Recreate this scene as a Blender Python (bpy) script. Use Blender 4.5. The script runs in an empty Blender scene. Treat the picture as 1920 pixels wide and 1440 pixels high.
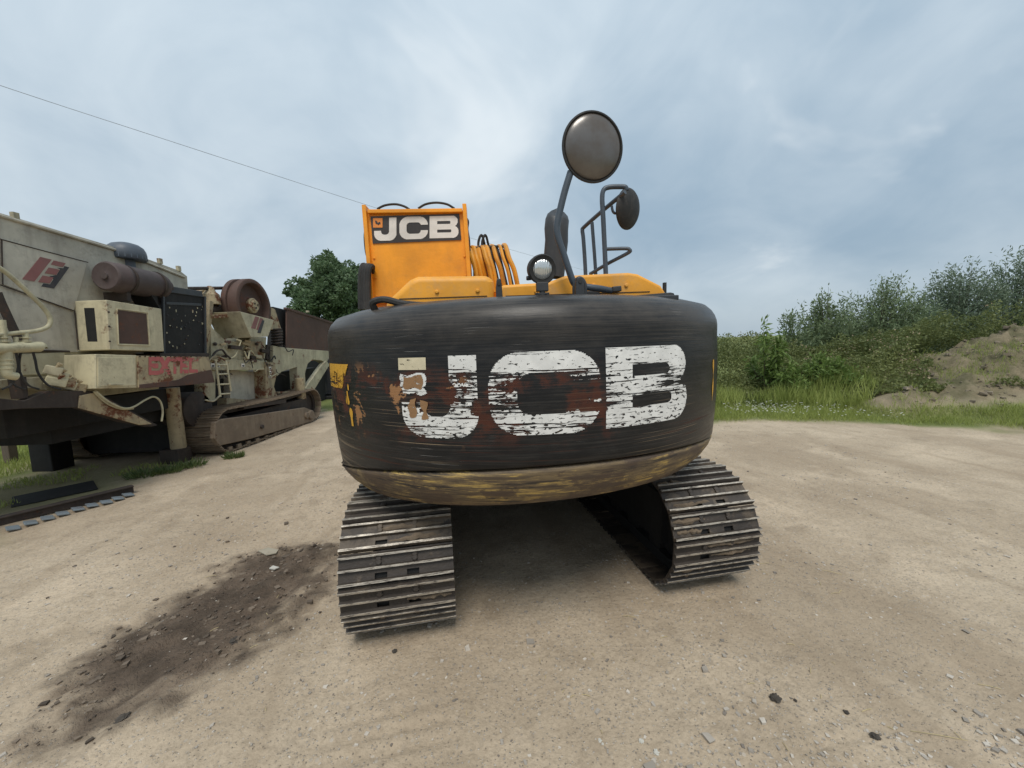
import bpy, bmesh, math, random
import numpy as np
from mathutils import Vector, Matrix, noise as mnoise

random.seed(7); RNG = np.random.default_rng(11)
PI = math.pi
sc = bpy.context.scene
C = sc.collection

# ------------------------------------------------------------------ camera
FPX = 721.0                       # focal length in pixels of the 1920 px wide photograph
CAM_H, PITCH, ROLL = 1.95, math.radians(5.9), math.radians(2.0)
_F = Vector((0, math.cos(PITCH), -math.sin(PITCH)))
_U = Vector((0, math.sin(PITCH), math.cos(PITCH)))
_R = Vector((1, 0, 0))
CR = _R * math.cos(ROLL) - _U * math.sin(ROLL)
CU = _R * math.sin(ROLL) + _U * math.cos(ROLL)
cd = bpy.data.cameras.new('camera'); cam = bpy.data.objects.new('camera', cd); C.objects.link(cam)
cd.sensor_width = 36.0; cd.lens = 36.0 * FPX / 1920.0
cd.clip_start = 0.05; cd.clip_end = 3000
M = Matrix((CR, CU, -_F)).transposed().to_4x4(); M.translation = (0, 0, CAM_H)
cam.matrix_world = M
sc.camera = cam

# ------------------------------------------------------------------ light, sky, exposure
SUN_EL, SUN_AZ = math.radians(60), math.radians(176)     # azimuth from +y, clockwise
sc.view_settings.view_transform = 'Standard'; sc.view_settings.look = 'None'
sc.view_settings.exposure = 0.6; sc.view_settings.gamma = 1.0
sd = bpy.data.lights.new('sun', 'SUN'); sd.energy = 1.5; sd.angle = math.radians(24); sd.color = (1.0, 0.95, 0.87)
sun = bpy.data.objects.new('sun', sd); C.objects.link(sun)
_sd = Vector((math.sin(SUN_AZ) * math.cos(SUN_EL), math.cos(SUN_AZ) * math.cos(SUN_EL), math.sin(SUN_EL)))
sun.rotation_euler = _sd.to_track_quat('Z', 'Y').to_euler()
sun.location = _sd * 60

W = bpy.data.worlds.new('World'); sc.world = W; W.use_nodes = True


class NT:
    """small node-tree helper"""
    def __init__(s, tree):
        s.t = tree; s.n = tree.nodes; s.l = tree.links
    def new(s, typ, **kw):
        n = s.n.new(typ)
        for k, v in kw.items():
            setattr(n, k, v)
        return n
    def put(s, sock, v):
        if isinstance(v, bpy.types.NodeSocket):
            s.l.new(v, sock)
        elif isinstance(v, (tuple, list)) and len(v) == 3 and sock.type == 'RGBA':
            sock.default_value = (*v, 1)
        else:
            sock.default_value = v
    def math(s, op, a, b=0.0, clamp=False):
        n = s.new('ShaderNodeMath', operation=op, use_clamp=clamp)
        s.put(n.inputs[0], a); s.put(n.inputs[1], b)
        return n.outputs[0]
    def vmath(s, op, a, b=(0, 0, 0)):
        n = s.new('ShaderNodeVectorMath', operation=op)
        s.put(n.inputs[0], a); s.put(n.inputs[1], b)
        return n.outputs[0]
    def noise(s, vec, scale, detail=4, rough=.55, dist=0.0, col=False):
        n = s.new('ShaderNodeTexNoise')
        if vec is not None: s.put(n.inputs['Vector'], vec)
        s.put(n.inputs['Scale'], scale); n.inputs['Detail'].default_value = detail
        n.inputs['Roughness'].default_value = rough; n.inputs['Distortion'].default_value = dist
        return n.outputs['Color' if col else 'Fac']
    def voro(s, vec, scale, feature='F1', out='Distance'):
        n = s.new('ShaderNodeTexVoronoi', feature=feature)
        if vec is not None: s.put(n.inputs['Vector'], vec)
        s.put(n.inputs['Scale'], scale)
        return n.outputs[out]
    def ramp(s, v, lo, hi, a=0.0, b=1.0):
        n = s.new('ShaderNodeMapRange', clamp=True, interpolation_type='SMOOTHSTEP')
        s.put(n.inputs[0], v); s.put(n.inputs[1], lo); s.put(n.inputs[2], hi); s.put(n.inputs[3], a); s.put(n.inputs[4], b)
        return n.outputs[0]
    def mix(s, f, a, b, mode='MIX'):
        n = s.new('ShaderNodeMix', data_type='RGBA', blend_type=mode)
        s.put(n.inputs[0], f); s.put(n.inputs[6], a); s.put(n.inputs[7], b)
        return n.outputs[2]
    def sep(s, v):
        n = s.new('ShaderNodeSeparateXYZ'); s.put(n.inputs[0], v); return n.outputs
    def comb(s, x, y, z):
        n = s.new('ShaderNodeCombineXYZ')
        s.put(n.inputs[0], x); s.put(n.inputs[1], y); s.put(n.inputs[2], z); return n.outputs[0]
    def coord(s, out='Object'):
        return s.new('ShaderNodeTexCoord').outputs[out]
    def attr(s, name, out='Fac'):
        return s.new('ShaderNodeAttribute', attribute_name=name).outputs[out]
    def bump(s, h, strength=.5, dist=.01, normal=None):
        n = s.new('ShaderNodeBump'); n.inputs['Strength'].default_value = strength
        n.inputs['Distance'].default_value = dist; s.put(n.inputs['Height'], h)
        if normal is not None: s.put(n.inputs['Normal'], normal)
        return n.outputs[0]


# the sky: a Nishita sky almost wholly covered by a layer of cloud, one noise for the whole dome
w = NT(W.node_tree); w.n.clear()
sky = w.new('ShaderNodeTexSky', sky_type='NISHITA'); sky.sun_disc = False
sky.sun_elevation = SUN_EL; sky.sun_rotation = SUN_AZ; sky.air_density = 1.0; sky.dust_density = 1.5
dirv = w.coord('Generated')
dx, dy, dz = w.sep(dirv)
zz = w.math('ADD', w.math('MAXIMUM', dz, 0.0), 0.55)
cl = w.comb(w.math('ADD', w.math('DIVIDE', dx, zz), 6.4), w.math('DIVIDE', dy, zz), 0.7)
n1 = w.noise(cl, 1.15, 5, .5, .5)
n2 = w.noise(cl, 3.4, 6, .55, .4)
n3 = w.noise(cl, 0.6, 2, .5)
tone = w.math('ADD', w.math('MULTIPLY', n1, .55), w.math('ADD', w.math('MULTIPLY', n2, .25), w.math('MULTIPLY', n3, .2)))
tone = w.ramp(tone, .34, .66)
tone = w.math('ADD', w.math('MULTIPLY', tone, w.ramp(dz, .0, .16, .35, 1.0)), w.ramp(dz, .0, .16, .26, .0))
cloud = w.mix(tone, (2.2, 3.0, 3.75), (4.7, 5.3, 5.7))
gap = w.ramp(w.noise(cl, 1.9, 5, .55, .6), .60, .74)
cloud = w.mix(w.math('MULTIPLY', gap, .5), cloud, (6.2, 6.5, 6.6))
cloud = w.vmath('MULTIPLY', cloud, w.comb(*[w.math('ADD', .86, w.math('MULTIPLY', w.math('MAXIMUM', dz, 0.0), .4))] * 3))
cov = w.mix(.93, sky.outputs[0], cloud)
bg = w.new('ShaderNodeBackground'); w.put(bg.inputs[0], cov); bg.inputs[1].default_value = 0.1
wo = w.new('ShaderNodeOutputWorld'); w.l.new(bg.outputs[0], wo.inputs[0])


# ------------------------------------------------------------------ helpers: pixels of the photograph to places
def ray(u, v):
    return _F + CR * ((u - 960) / FPX) + CU * ((720 - v) / FPX)
def at_x(u, v, X):
    e = ray(u, v); return Vector((0, 0, CAM_H)) + e * (X / e.x)
def at_y(u, v, Y):
    e = ray(u, v); return Vector((0, 0, CAM_H)) + e * (Y / e.y)
def at_z(u, v, Z=0.0):
    e = ray(u, v); return Vector((0, 0, CAM_H)) + e * ((Z - CAM_H) / e.z)
def srgb(r, g, b):
    return tuple(((c / 255) / 12.92 if c / 255 <= .04045 else ((c / 255 + .055) / 1.055) ** 2.4) for c in (r, g, b))


# ------------------------------------------------------------------ materials
def new_mat(name):
    m = bpy.data.materials.new(name); m.use_nodes = True
    t = NT(m.node_tree); t.n.clear()
    b = t.new('ShaderNodeBsdfPrincipled'); o = t.new('ShaderNodeOutputMaterial')
    t.l.new(b.outputs[0], o.inputs[0])
    return m, t, b, o

def worn_paint(name, col, rust=.35, dirt=.4, rough=.55, metal=0.0, sc_=1.0, rustcol=(.12, .042, .018), dirtcol=(.14, .11, .08), streak=True, chips=.5):
    """paint with tone drift, rust blotches, run-down streaks, chips and dust"""
    m, t, b, o = new_mat(name)
    co = t.coord()
    x, y, z = t.sep(co)
    base = t.mix(t.ramp(t.noise(co, 2.2 * sc_, 5, .6), .3, .7), tuple(c * .8 for c in col), tuple(min(1, c * 1.12) for c in col))
    if dirt > 0:
        st = t.comb(t.math('MULTIPLY', x, 9 * sc_), t.math('MULTIPLY', y, 9 * sc_), t.math('MULTIPLY', z, 1.1 * sc_)) if streak else co
        d = t.math('MULTIPLY', t.ramp(t.noise(st, 1.0 if streak else 5 * sc_, 5, .65), .45, .8), dirt)
        base = t.mix(d, base, dirtcol)
        d2 = t.math('MULTIPLY', t.ramp(t.noise(co, 6 * sc_, 8, .78), .47, .72), dirt * .95)
        base = t.mix(d2, base, dirtcol)
        if dirt >= .55:
            g_ = t.math('MULTIPLY', t.ramp(t.noise(t.comb(t.math('MULTIPLY', x, 4), t.math('MULTIPLY', y, 4), t.math('MULTIPLY', z, 2.2)), 1.0, 9, .76), .54, .74), .5)
            base = t.mix(g_, base, tuple(c * .38 for c in dirtcol))
    r = None
    if rust > 0:
        rn = t.math('ADD', t.math('MULTIPLY', t.noise(co, 3.1 * sc_, 8, .68, .3), .7), t.math('MULTIPLY', t.noise(co, 17 * sc_, 5, .7), .3))
        r = t.ramp(rn, .66 - .24 * rust, .70 - .24 * rust + .03)
        rc = t.mix(t.noise(co, 24 * sc_, 5, .7), tuple(c * .55 for c in rustcol), tuple(c * 1.7 for c in rustcol))
        base = t.mix(r, base, rc)
    t.put(b.inputs['Base Color'], base)
    rr = t.math('ADD', rough - .08, t.math('MULTIPLY', t.noise(co, 11 * sc_, 4, .6), .2))
    if r is not None:
        rr = t.math('MAXIMUM', rr, t.math('MULTIPLY', r, .85))
    t.put(b.inputs['Roughness'], rr)
    b.inputs['Metallic'].default_value = metal
    h = t.noise(co, 30 * sc_, 5, .6)
    if r is not None:
        h = t.math('SUBTRACT', t.math('MULTIPLY', h, .5), t.math('MULTIPLY', r, .6))
    t.put(b.inputs['Normal'], t.bump(h, .35, .006))
    return m

MAT = {}
MAT['yellow'] = worn_paint('excavator_yellow_paint', srgb(240, 156, 30), rust=.0, dirt=.22, rough=.42, dirtcol=(.30, .16, .05))
MAT['hood_yellow'] = worn_paint('hood_dusty_yellow_paint', srgb(232, 160, 46), rust=.16, dirt=.5, rough=.5, dirtcol=(.42, .29, .16), streak=False)
MAT['hose_yellow'] = worn_paint('hose_yellow_sleeve', srgb(222, 152, 40), rust=.3, dirt=.5, rough=.5, rustcol=(.05, .035, .02))
MAT['black_steel'] = worn_paint('black_steel', (.03, .032, .036), rust=.15, dirt=.3, rough=.45, dirtcol=(.09, .08, .07))
MAT['rail_black'] = worn_paint('painted_tube_dark', (.05, .066, .086), rust=.1, dirt=.3, rough=.42, dirtcol=(.10, .09, .08))
MAT['rubber'] = worn_paint('black_rubber', (.02, .02, .02), rust=0, dirt=.5, rough=.7, dirtcol=(.08, .07, .06))
MAT['cream'] = worn_paint('crusher_cream_paint', srgb(178, 170, 142), rust=.44, dirt=.65, rough=.6, dirtcol=(.20, .165, .12))
MAT['cream_clean'] = worn_paint('crusher_cream_sheet', srgb(182, 176, 160), rust=.14, dirt=.6, rough=.55, dirtcol=(.23, .20, .165), sc_=.8)
MAT['cream_box'] = worn_paint('crusher_cream_box', srgb(198, 188, 156), rust=.33, dirt=.6, rough=.55, dirtcol=(.24, .195, .135), sc_=.9)
MAT['cream_rusty'] = worn_paint('crusher_cream_rusty', srgb(168, 152, 120), rust=.66, dirt=.7, rough=.65)
MAT['rust'] = worn_paint('rusted_plate', (.085, .047, .035), rust=.5, dirt=.35, rough=.8, rustcol=(.10, .040, .022), dirtcol=(.07, .05, .04))
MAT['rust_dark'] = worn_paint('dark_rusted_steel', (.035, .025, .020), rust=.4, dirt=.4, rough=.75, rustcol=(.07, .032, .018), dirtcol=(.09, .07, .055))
MAT['air_red'] = worn_paint('faded_red_drum', (.072, .050, .047), rust=.2, dirt=.4, rough=.7, dirtcol=(.12, .10, .09))
MAT['dome'] = worn_paint('blue_grey_plastic', (.075, .092, .115), rust=0, dirt=.4, rough=.5, dirtcol=(.13, .12, .12))
MAT['engine_dark'] = worn_paint('oil_and_shade_black', (.010, .0095, .009), rust=.1, dirt=.2, rough=.8, dirtcol=(.05, .045, .04))  # oily black; also stands in for shade underneath and in gaps
MAT['track_dirt'] = worn_paint('rusty_track_steel', (.17, .125, .085), rust=.35, dirt=.6, rough=.75, rustcol=(.10, .055, .033), dirtcol=(.25, .195, .135))
MAT['logo_red'] = worn_paint('faded_red_print', srgb(134, 88, 84), rust=.12, dirt=.3, rough=.6, dirtcol=(.2, .16, .12))
MAT['logo_black'] = worn_paint('faded_black_print', (.035, .035, .04), rust=.1, dirt=.3, rough=.6)
MAT['pipe_cream'] = worn_paint('pipe_cream_paint', srgb(190, 182, 150), rust=.2, dirt=.6, rough=.55, dirtcol=(.16, .14, .09), streak=False)
MAT['blue_plate'] = worn_paint('blue_grey_plate', srgb(118, 128, 134), rust=.25, dirt=.5, rough=.6)
MAT['wood'] = worn_paint('weathered_timber', (.13, .10, .075), rust=0, dirt=.5, rough=.85, dirtcol=(.06, .05, .035))
MAT['bark'] = worn_paint('tree_bark', (.085, .065, .048), rust=0, dirt=.5, rough=.9, dirtcol=(.04, .035, .025))
MAT['red_paint'] = worn_paint('bright_red_paint', (.55, .02, .03), rust=0, dirt=.2, rough=.4)
MAT['navy'] = worn_paint('dark_machine_paint', (.02, .022, .028), rust=.1, dirt=.3, rough=.45)
MAT['cable'] = worn_paint('cable_grey', (.36, .39, .44), rust=0, dirt=0, rough=.6)
MAT['white_chip'] = worn_paint('pale_chip', (.55, .53, .47), rust=0, dirt=.3, rough=.7)
MAT['stone_pale'] = worn_paint('pale_stone', (.38, .34, .26), rust=0, dirt=.4, rough=.85)
MAT['clod'] = worn_paint('dark_soil_clod', (.065, .055, .045), rust=0, dirt=.5, rough=.95, dirtcol=(.11, .09, .07), sc_=6)
MAT['straw'] = worn_paint('dry_straw', (.52, .42, .22), rust=0, dirt=.3, rough=.7)
MAT['orange_decal'] = worn_paint('orange_decal', srgb(226, 140, 60), rust=0, dirt=.1, rough=.4)
MAT['decal_dark'] = worn_paint('dark_decal_vinyl', srgb(58, 52, 48), rust=0, dirt=.15, rough=.35, dirtcol=(.08, .07, .06))
MAT['decal_white'] = worn_paint('white_decal_vinyl', srgb(226, 220, 212), rust=0, dirt=.12, rough=.4, dirtcol=(.5, .46, .42))
MAT['lamp_body'] = MAT['black_steel']

def simple(name, col, rough=.5, metal=0, trans=0):
    m, t, b, o = new_mat(name)
    t.put(b.inputs['Base Color'], col); b.inputs['Roughness'].default_value = rough; b.inputs['Metallic'].default_value = metal
    b.inputs['Transmission Weight'].default_value = trans
    return m, t, b, o
MAT['glass_dark'] = simple('dark_cab_glass', (.02, .025, .03), .08)[0]

# dusty convex mirror
m, t, b, o = new_mat('dusty_mirror')
co = t.coord(); dn = t.ramp(t.noise(co, 7, 5, .6), .3, .75, .45, .8)
b.inputs['Metallic'].default_value = 1.0; t.put(b.inputs['Base Color'], (.26, .25, .24)); b.inputs['Roughness'].default_value = .28
d = t.new('ShaderNodeBsdfDiffuse'); t.put(d.inputs[0], (.105, .085, .070))
mx = t.new('ShaderNodeMixShader'); t.put(mx.inputs[0], dn); t.l.new(b.outputs[0], mx.inputs[1]); t.l.new(d.outputs[0], mx.inputs[2])
t.l.new(mx.outputs[0], o.inputs[0]); MAT['mirror'] = m
# lamp lens, ribbed
m, t, b, o = new_mat('ribbed_lamp_lens')
co = t.coord(); wv = t.new('ShaderNodeTexWave'); wv.inputs['Scale'].default_value = 22; t.put(wv.inputs['Vector'], co)
t.put(b.inputs['Base Color'], (.62, .64, .64)); b.inputs['Roughness'].default_value = .15; b.inputs['Metallic'].default_value = .6
t.put(b.inputs['Normal'], t.bump(wv.outputs[0], .6, .004)); MAT['lens'] = m

# counterweight: black paint rubbed along its length, rust where the paint is gone; UV = (arc length, height)
def cw_nodes(t):
    uv = t.coord('UV'); u, v, _ = t.sep(uv)
    streak = t.comb(t.math('MULTIPLY', u, 1.3), t.math('MULTIPLY', v, 58), 0.0)
    fine = t.comb(t.math('MULTIPLY', u, 3.0), t.math('MULTIPLY', v, 170), 3.0)
    return uv, u, v, streak, fine
m, t, b, o = new_mat('worn_black_counterweight')
uv, u, v, streak, fine = cw_nodes(t)
iso = t.noise(t.comb(t.math('MULTIPLY', u, 3.0), t.math('MULTIPLY', v, 5.0), 9.0), 1.4, 8, .68, .3)
ns = t.math('ADD', t.math('MULTIPLY', t.noise(streak, 1.6, 6, .6), .58), t.math('MULTIPLY', iso, .42)); nf = t.noise(fine, 1.6, 5, .6)
base = t.mix(t.ramp(ns, .42, .66), (.0085, .009, .0105), (.030, .028, .026))
dust = t.math('MULTIPLY', t.ramp(v, 1.88, 2.16), t.ramp(t.math('ADD', t.math('MULTIPLY', ns, .6), t.math('MULTIPLY', t.noise(uv, 2.4, 5, .6), .4)), .32, .68))
base = t.mix(t.math('MULTIPLY', dust, .8), base, (.085, .072, .060))
# rust band in the middle, strongest left of the letters and between them
win = t.math('MULTIPLY', t.ramp(v, 1.36, 1.52), t.ramp(v, 1.90, 1.76))
wx = t.ramp(u, .62, .35)
blot = t.math('ADD', t.math('MULTIPLY', t.noise(uv, 3.6, 6, .62, .4), .62), t.math('MULTIPLY', ns, .38))
rm = t.math('MULTIPLY', t.math('MULTIPLY', win, wx), t.ramp(blot, .49, .57))
low = t.math('MULTIPLY', t.ramp(v, 1.52, 1.44), t.ramp(t.noise(streak, 1.1, 6, .6), .55, .68))
rm = t.math('MAXIMUM', rm, t.math('MULTIPLY', low, .7))
rcol = t.mix(t.noise(uv, 9, 6, .7), (.024, .009, .006), (.105, .030, .015))
base = t.mix(rm, base, rcol)
pk = t.math('MULTIPLY', t.math('MULTIPLY', win, t.ramp(u, -.35, -.6, .0, 1.0)), t.ramp(t.math('ADD', t.math('MULTIPLY', t.noise(uv, 5.0, 5, .6, .5), .8), t.math('MULTIPLY', ns, .2)), .575, .595))
base = t.mix(pk, base, (.30, .15, .065))
# pale and tan scratches
scr = t.math('MULTIPLY', t.ramp(t.noise(t.comb(t.math('MULTIPLY', u, .30), t.math('MULTIPLY', v, 120), 7.0), 1.5, 3, .5), .615, .65), t.math('MULTIPLY', t.ramp(t.noise(uv, 1.6, 3, .5), .46, .58), t.ramp(v, 1.70, 1.50, .12, 1.0)))
base = t.mix(t.math('MULTIPLY', scr, .8), base, (.30, .22, .14))
scr2 = t.math('MULTIPLY', t.ramp(t.noise(t.comb(t.math('MULTIPLY', u, 1.4), t.math('MULTIPLY', v, 260), 2.0), 1.5, 3, .5), .665, .69), t.ramp(t.noise(uv, 1.9, 3, .5), .54, .62))
base = t.mix(t.math('MULTIPLY', scr2, .6), base, (.55, .53, .5))
t.put(b.inputs['Base Color'], base)
b.inputs['Specular IOR Level'].default_value = .32
t.put(b.inputs['Roughness'], t.math('ADD', t.ramp(ns, .3, .7, .28, .46), t.math('MULTIPLY', rm, .3)))
hh = t.math('ADD', t.math('MULTIPLY', nf, .5), t.math('SUBTRACT', t.math('MULTIPLY', ns, .7), t.math('MULTIPLY', rm, .5)))
t.put(b.inputs['Normal'], t.bump(hh, .35, .004)); MAT['cw'] = m

# lower skirt of the counterweight: yellow rubbed through to brown
m, t, b, o = new_mat('scraped_yellow_skirt')
uv, u, v, streak, fine = cw_nodes(t)
soft = t.comb(t.math('MULTIPLY', u, 2.4), t.math('MULTIPLY', v, 24.0), 1.0)
ns, nf = t.noise(soft, 1.3, 8, .70, .2), t.noise(fine, 1.3, 5, .65)
base = t.mix(t.ramp(ns, .36, .64), (.070, .048, .031), (.185, .130, .066))
yl_ = t.math('ADD', t.math('MULTIPLY', ns, .6), t.math('MULTIPLY', nf, .4))
base = t.mix(t.math('MULTIPLY', t.ramp(yl_, .52, .57), t.ramp(t.noise(t.comb(t.math('MULTIPLY', u, 2.0), t.math('MULTIPLY', v, 4.0), 3.0), 1.4, 6, .65), .46, .56)), base, (.43, .29, .085))
base = t.mix(t.math('MULTIPLY', t.ramp(t.noise(t.comb(t.math('MULTIPLY', u, 2.6), t.math('MULTIPLY', v, 4.0), 4.0), 1.6, 7, .68), .50, .58), .8), base, (.070, .045, .031))
base = t.mix(t.math('MULTIPLY', t.ramp(t.noise(t.comb(t.math('MULTIPLY', u, 1.6), t.math('MULTIPLY', v, 26.0), 6.0), 1.2, 6, .66), .58, .62), .85), base, (.024, .020, .018))
t.put(b.inputs['Base Color'], base); b.inputs['Roughness'].default_value = .62
t.put(b.inputs['Normal'], t.bump(t.math('ADD', ns, t.math('MULTIPLY', nf, .6)), .5, .007)); MAT['skirt'] = m

# the chipped lettering: paint that is missing where it has been scraped away
def chipped(name, col, wear):
    m, t, b, o = new_mat(name)
    uv, u, v, streak, fine = cw_nodes(t)
    t.put(b.inputs['Base Color'], t.mix(t.ramp(t.noise(uv, 9, 5, .6), .35, .7), tuple(c * .82 for c in col), col))
    b.inputs['Roughness'].default_value = .5
    long_ = t.noise(t.comb(t.math('MULTIPLY', u, 1.5), t.math('MULTIPLY', v, 34), 1.0), 1.5, 6, .66)
    fleck = t.noise(t.comb(t.math('MULTIPLY', u, 24), t.math('MULTIPLY', v, 52), 1.0), 1.15, 5, .62)
    big = t.noise(uv, 3.6, 5, .6, .3)
    mid = t.math('MULTIPLY', t.ramp(v, 1.55, 1.61), t.ramp(v, 1.83, 1.77))     # the most scraped belt
    lowb = t.ramp(v, 1.64, 1.48)
    leftw = t.ramp(u, .42, .20, .40, 1.0)
    zone = t.math('MAXIMUM', t.math('MULTIPLY', mid, leftw), t.math('MULTIPLY', lowb, .62))
    k1 = t.math('GREATER_THAN', t.math('ADD', t.math('MULTIPLY', long_, .8), t.math('MULTIPLY', big, .2)), t.math('SUBTRACT', .605 - .035 * wear, t.math('MULTIPLY', zone, .10)))
    k2 = t.math('GREATER_THAN', fleck, t.math('SUBTRACT', .625 - .02 * wear, t.math('MULTIPLY', zone, .075)))
    k3 = t.math('MULTIPLY', t.math('GREATER_THAN', big, .55), t.math('MULTIPLY', t.math('GREATER_THAN', mid, .5), t.math('GREATER_THAN', leftw, .6)))
    gone = t.math('MAXIMUM', k1, t.math('MAXIMUM', k2, k3))
    tr = t.new('ShaderNodeBsdfTransparent'); mx = t.new('ShaderNodeMixShader')
    t.put(mx.inputs[0], gone); t.l.new(b.outputs[0], mx.inputs[1]); t.l.new(tr.outputs[0], mx.inputs[2])
    t.l.new(mx.outputs[0], o.inputs[0])
    return m
MAT['cw_white'] = chipped('chipped_white_lettering', (.78, .77, .74), .6)
MAT['cw_cream'] = chipped('chipped_cream_square', (.66, .58, .40), -1.2)
MAT['cw_yellow'] = chipped('chipped_yellow_stripe', (.68, .36, .035), -.6)

# track shoes: dark steel, bright worn grouser edges come from metal gloss; dried mud in the pockets
m, t, b, o = new_mat('track_shoe_steel')
co = t.coord(); oi = t.new('ShaderNodeObjectInfo').outputs['Random']
cr = t.vmath('ADD', co, t.comb(t.math('MULTIPLY', oi, 40), 0.0, 0.0))
x, y, z = t.sep(co)
base = t.mix(t.noise(cr, 8, 6, .65), (.018, .015, .013), (.070, .054, .042))
mud = t.ramp(t.math('ADD', t.noise(cr, 5, 6, .65), t.math('MULTIPLY', t.math('SUBTRACT', oi, .5), .25)), .48, .62)
base = t.mix(t.math('MULTIPLY', mud, .7), base, (.125, .095, .066))
edge = t.math('MULTIPLY', t.ramp(z, .026, .030), t.ramp(t.noise(t.comb(t.math('ADD', t.math('MULTIPLY', x, 6), t.math('MULTIPLY', oi, 30)), t.math('MULTIPLY', y, 60), 0.0), 2, 6, .7), .36, .56))
base = t.mix(edge, base, (.47, .42, .35))
t.put(b.inputs['Base Color'], base); t.put(b.inputs['Metallic'], t.math('MULTIPLY', edge, .45)); t.put(b.inputs['Roughness'], t.math('SUBTRACT', .62, t.math('MULTIPLY', edge, .2)))
t.put(b.inputs['Normal'], t.bump(t.math('ADD', t.noise(cr, 40, 6, .65), t.math('MULTIPLY', mud, .5)), .6, .008)); MAT['shoe'] = m

# foliage with light coming through
def leaf_mat(name, dark, light, trans=.3, rough=.55):
    m, t, b, o = new_mat(name)
    tint = t.attr('tint')
    col = t.mix(tint, dark, light)
    t.put(b.inputs['Base Color'], col); b.inputs['Roughness'].default_value = rough
    b.inputs['Specular IOR Level'].default_value = .35
    tr = t.new('ShaderNodeBsdfTranslucent'); t.put(tr.inputs[0], t.mix(.5, col, tuple(c * 1.5 for c in light)))
    mx = t.new('ShaderNodeMixShader'); mx.inputs[0].default_value = trans
    t.l.new(b.outputs[0], mx.inputs[1]); t.l.new(tr.outputs[0], mx.inputs[2]); t.l.new(mx.outputs[0], o.inputs[0])
    return m
MAT['leaf_tree'] = leaf_mat('broadleaf_foliage', (.045, .085, .042), (.14, .20, .095))
MAT['leaf_willow'] = leaf_mat('sallow_foliage', (.10, .145, .075), (.235, .29, .15))
MAT['leaf_haze'] = leaf_mat('haze_tinted_foliage', (.115, .16, .105), (.22, .27, .18))  # haze put into the leaf colour: bluer and less saturated
MAT['leaf_bramble'] = leaf_mat('bramble_foliage', (.07, .10, .03), (.25, .27, .10))
MAT['leaf_fresh'] = leaf_mat('fresh_shrub_foliage', (.075, .125, .025), (.20, .28, .075))
MAT['grass'] = leaf_mat('grass_blades', (.15, .20, .04), (.36, .40, .12))
MAT['weed'] = leaf_mat('weed_leaves', (.05, .085, .022), (.15, .19, .07))
MAT['flower'] = leaf_mat('white_petals', (.6, .6, .5), (.8, .8, .74))
MAT['cane'] = leaf_mat('dry_flower_heads', (.28, .22, .13), (.42, .34, .22))


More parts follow.
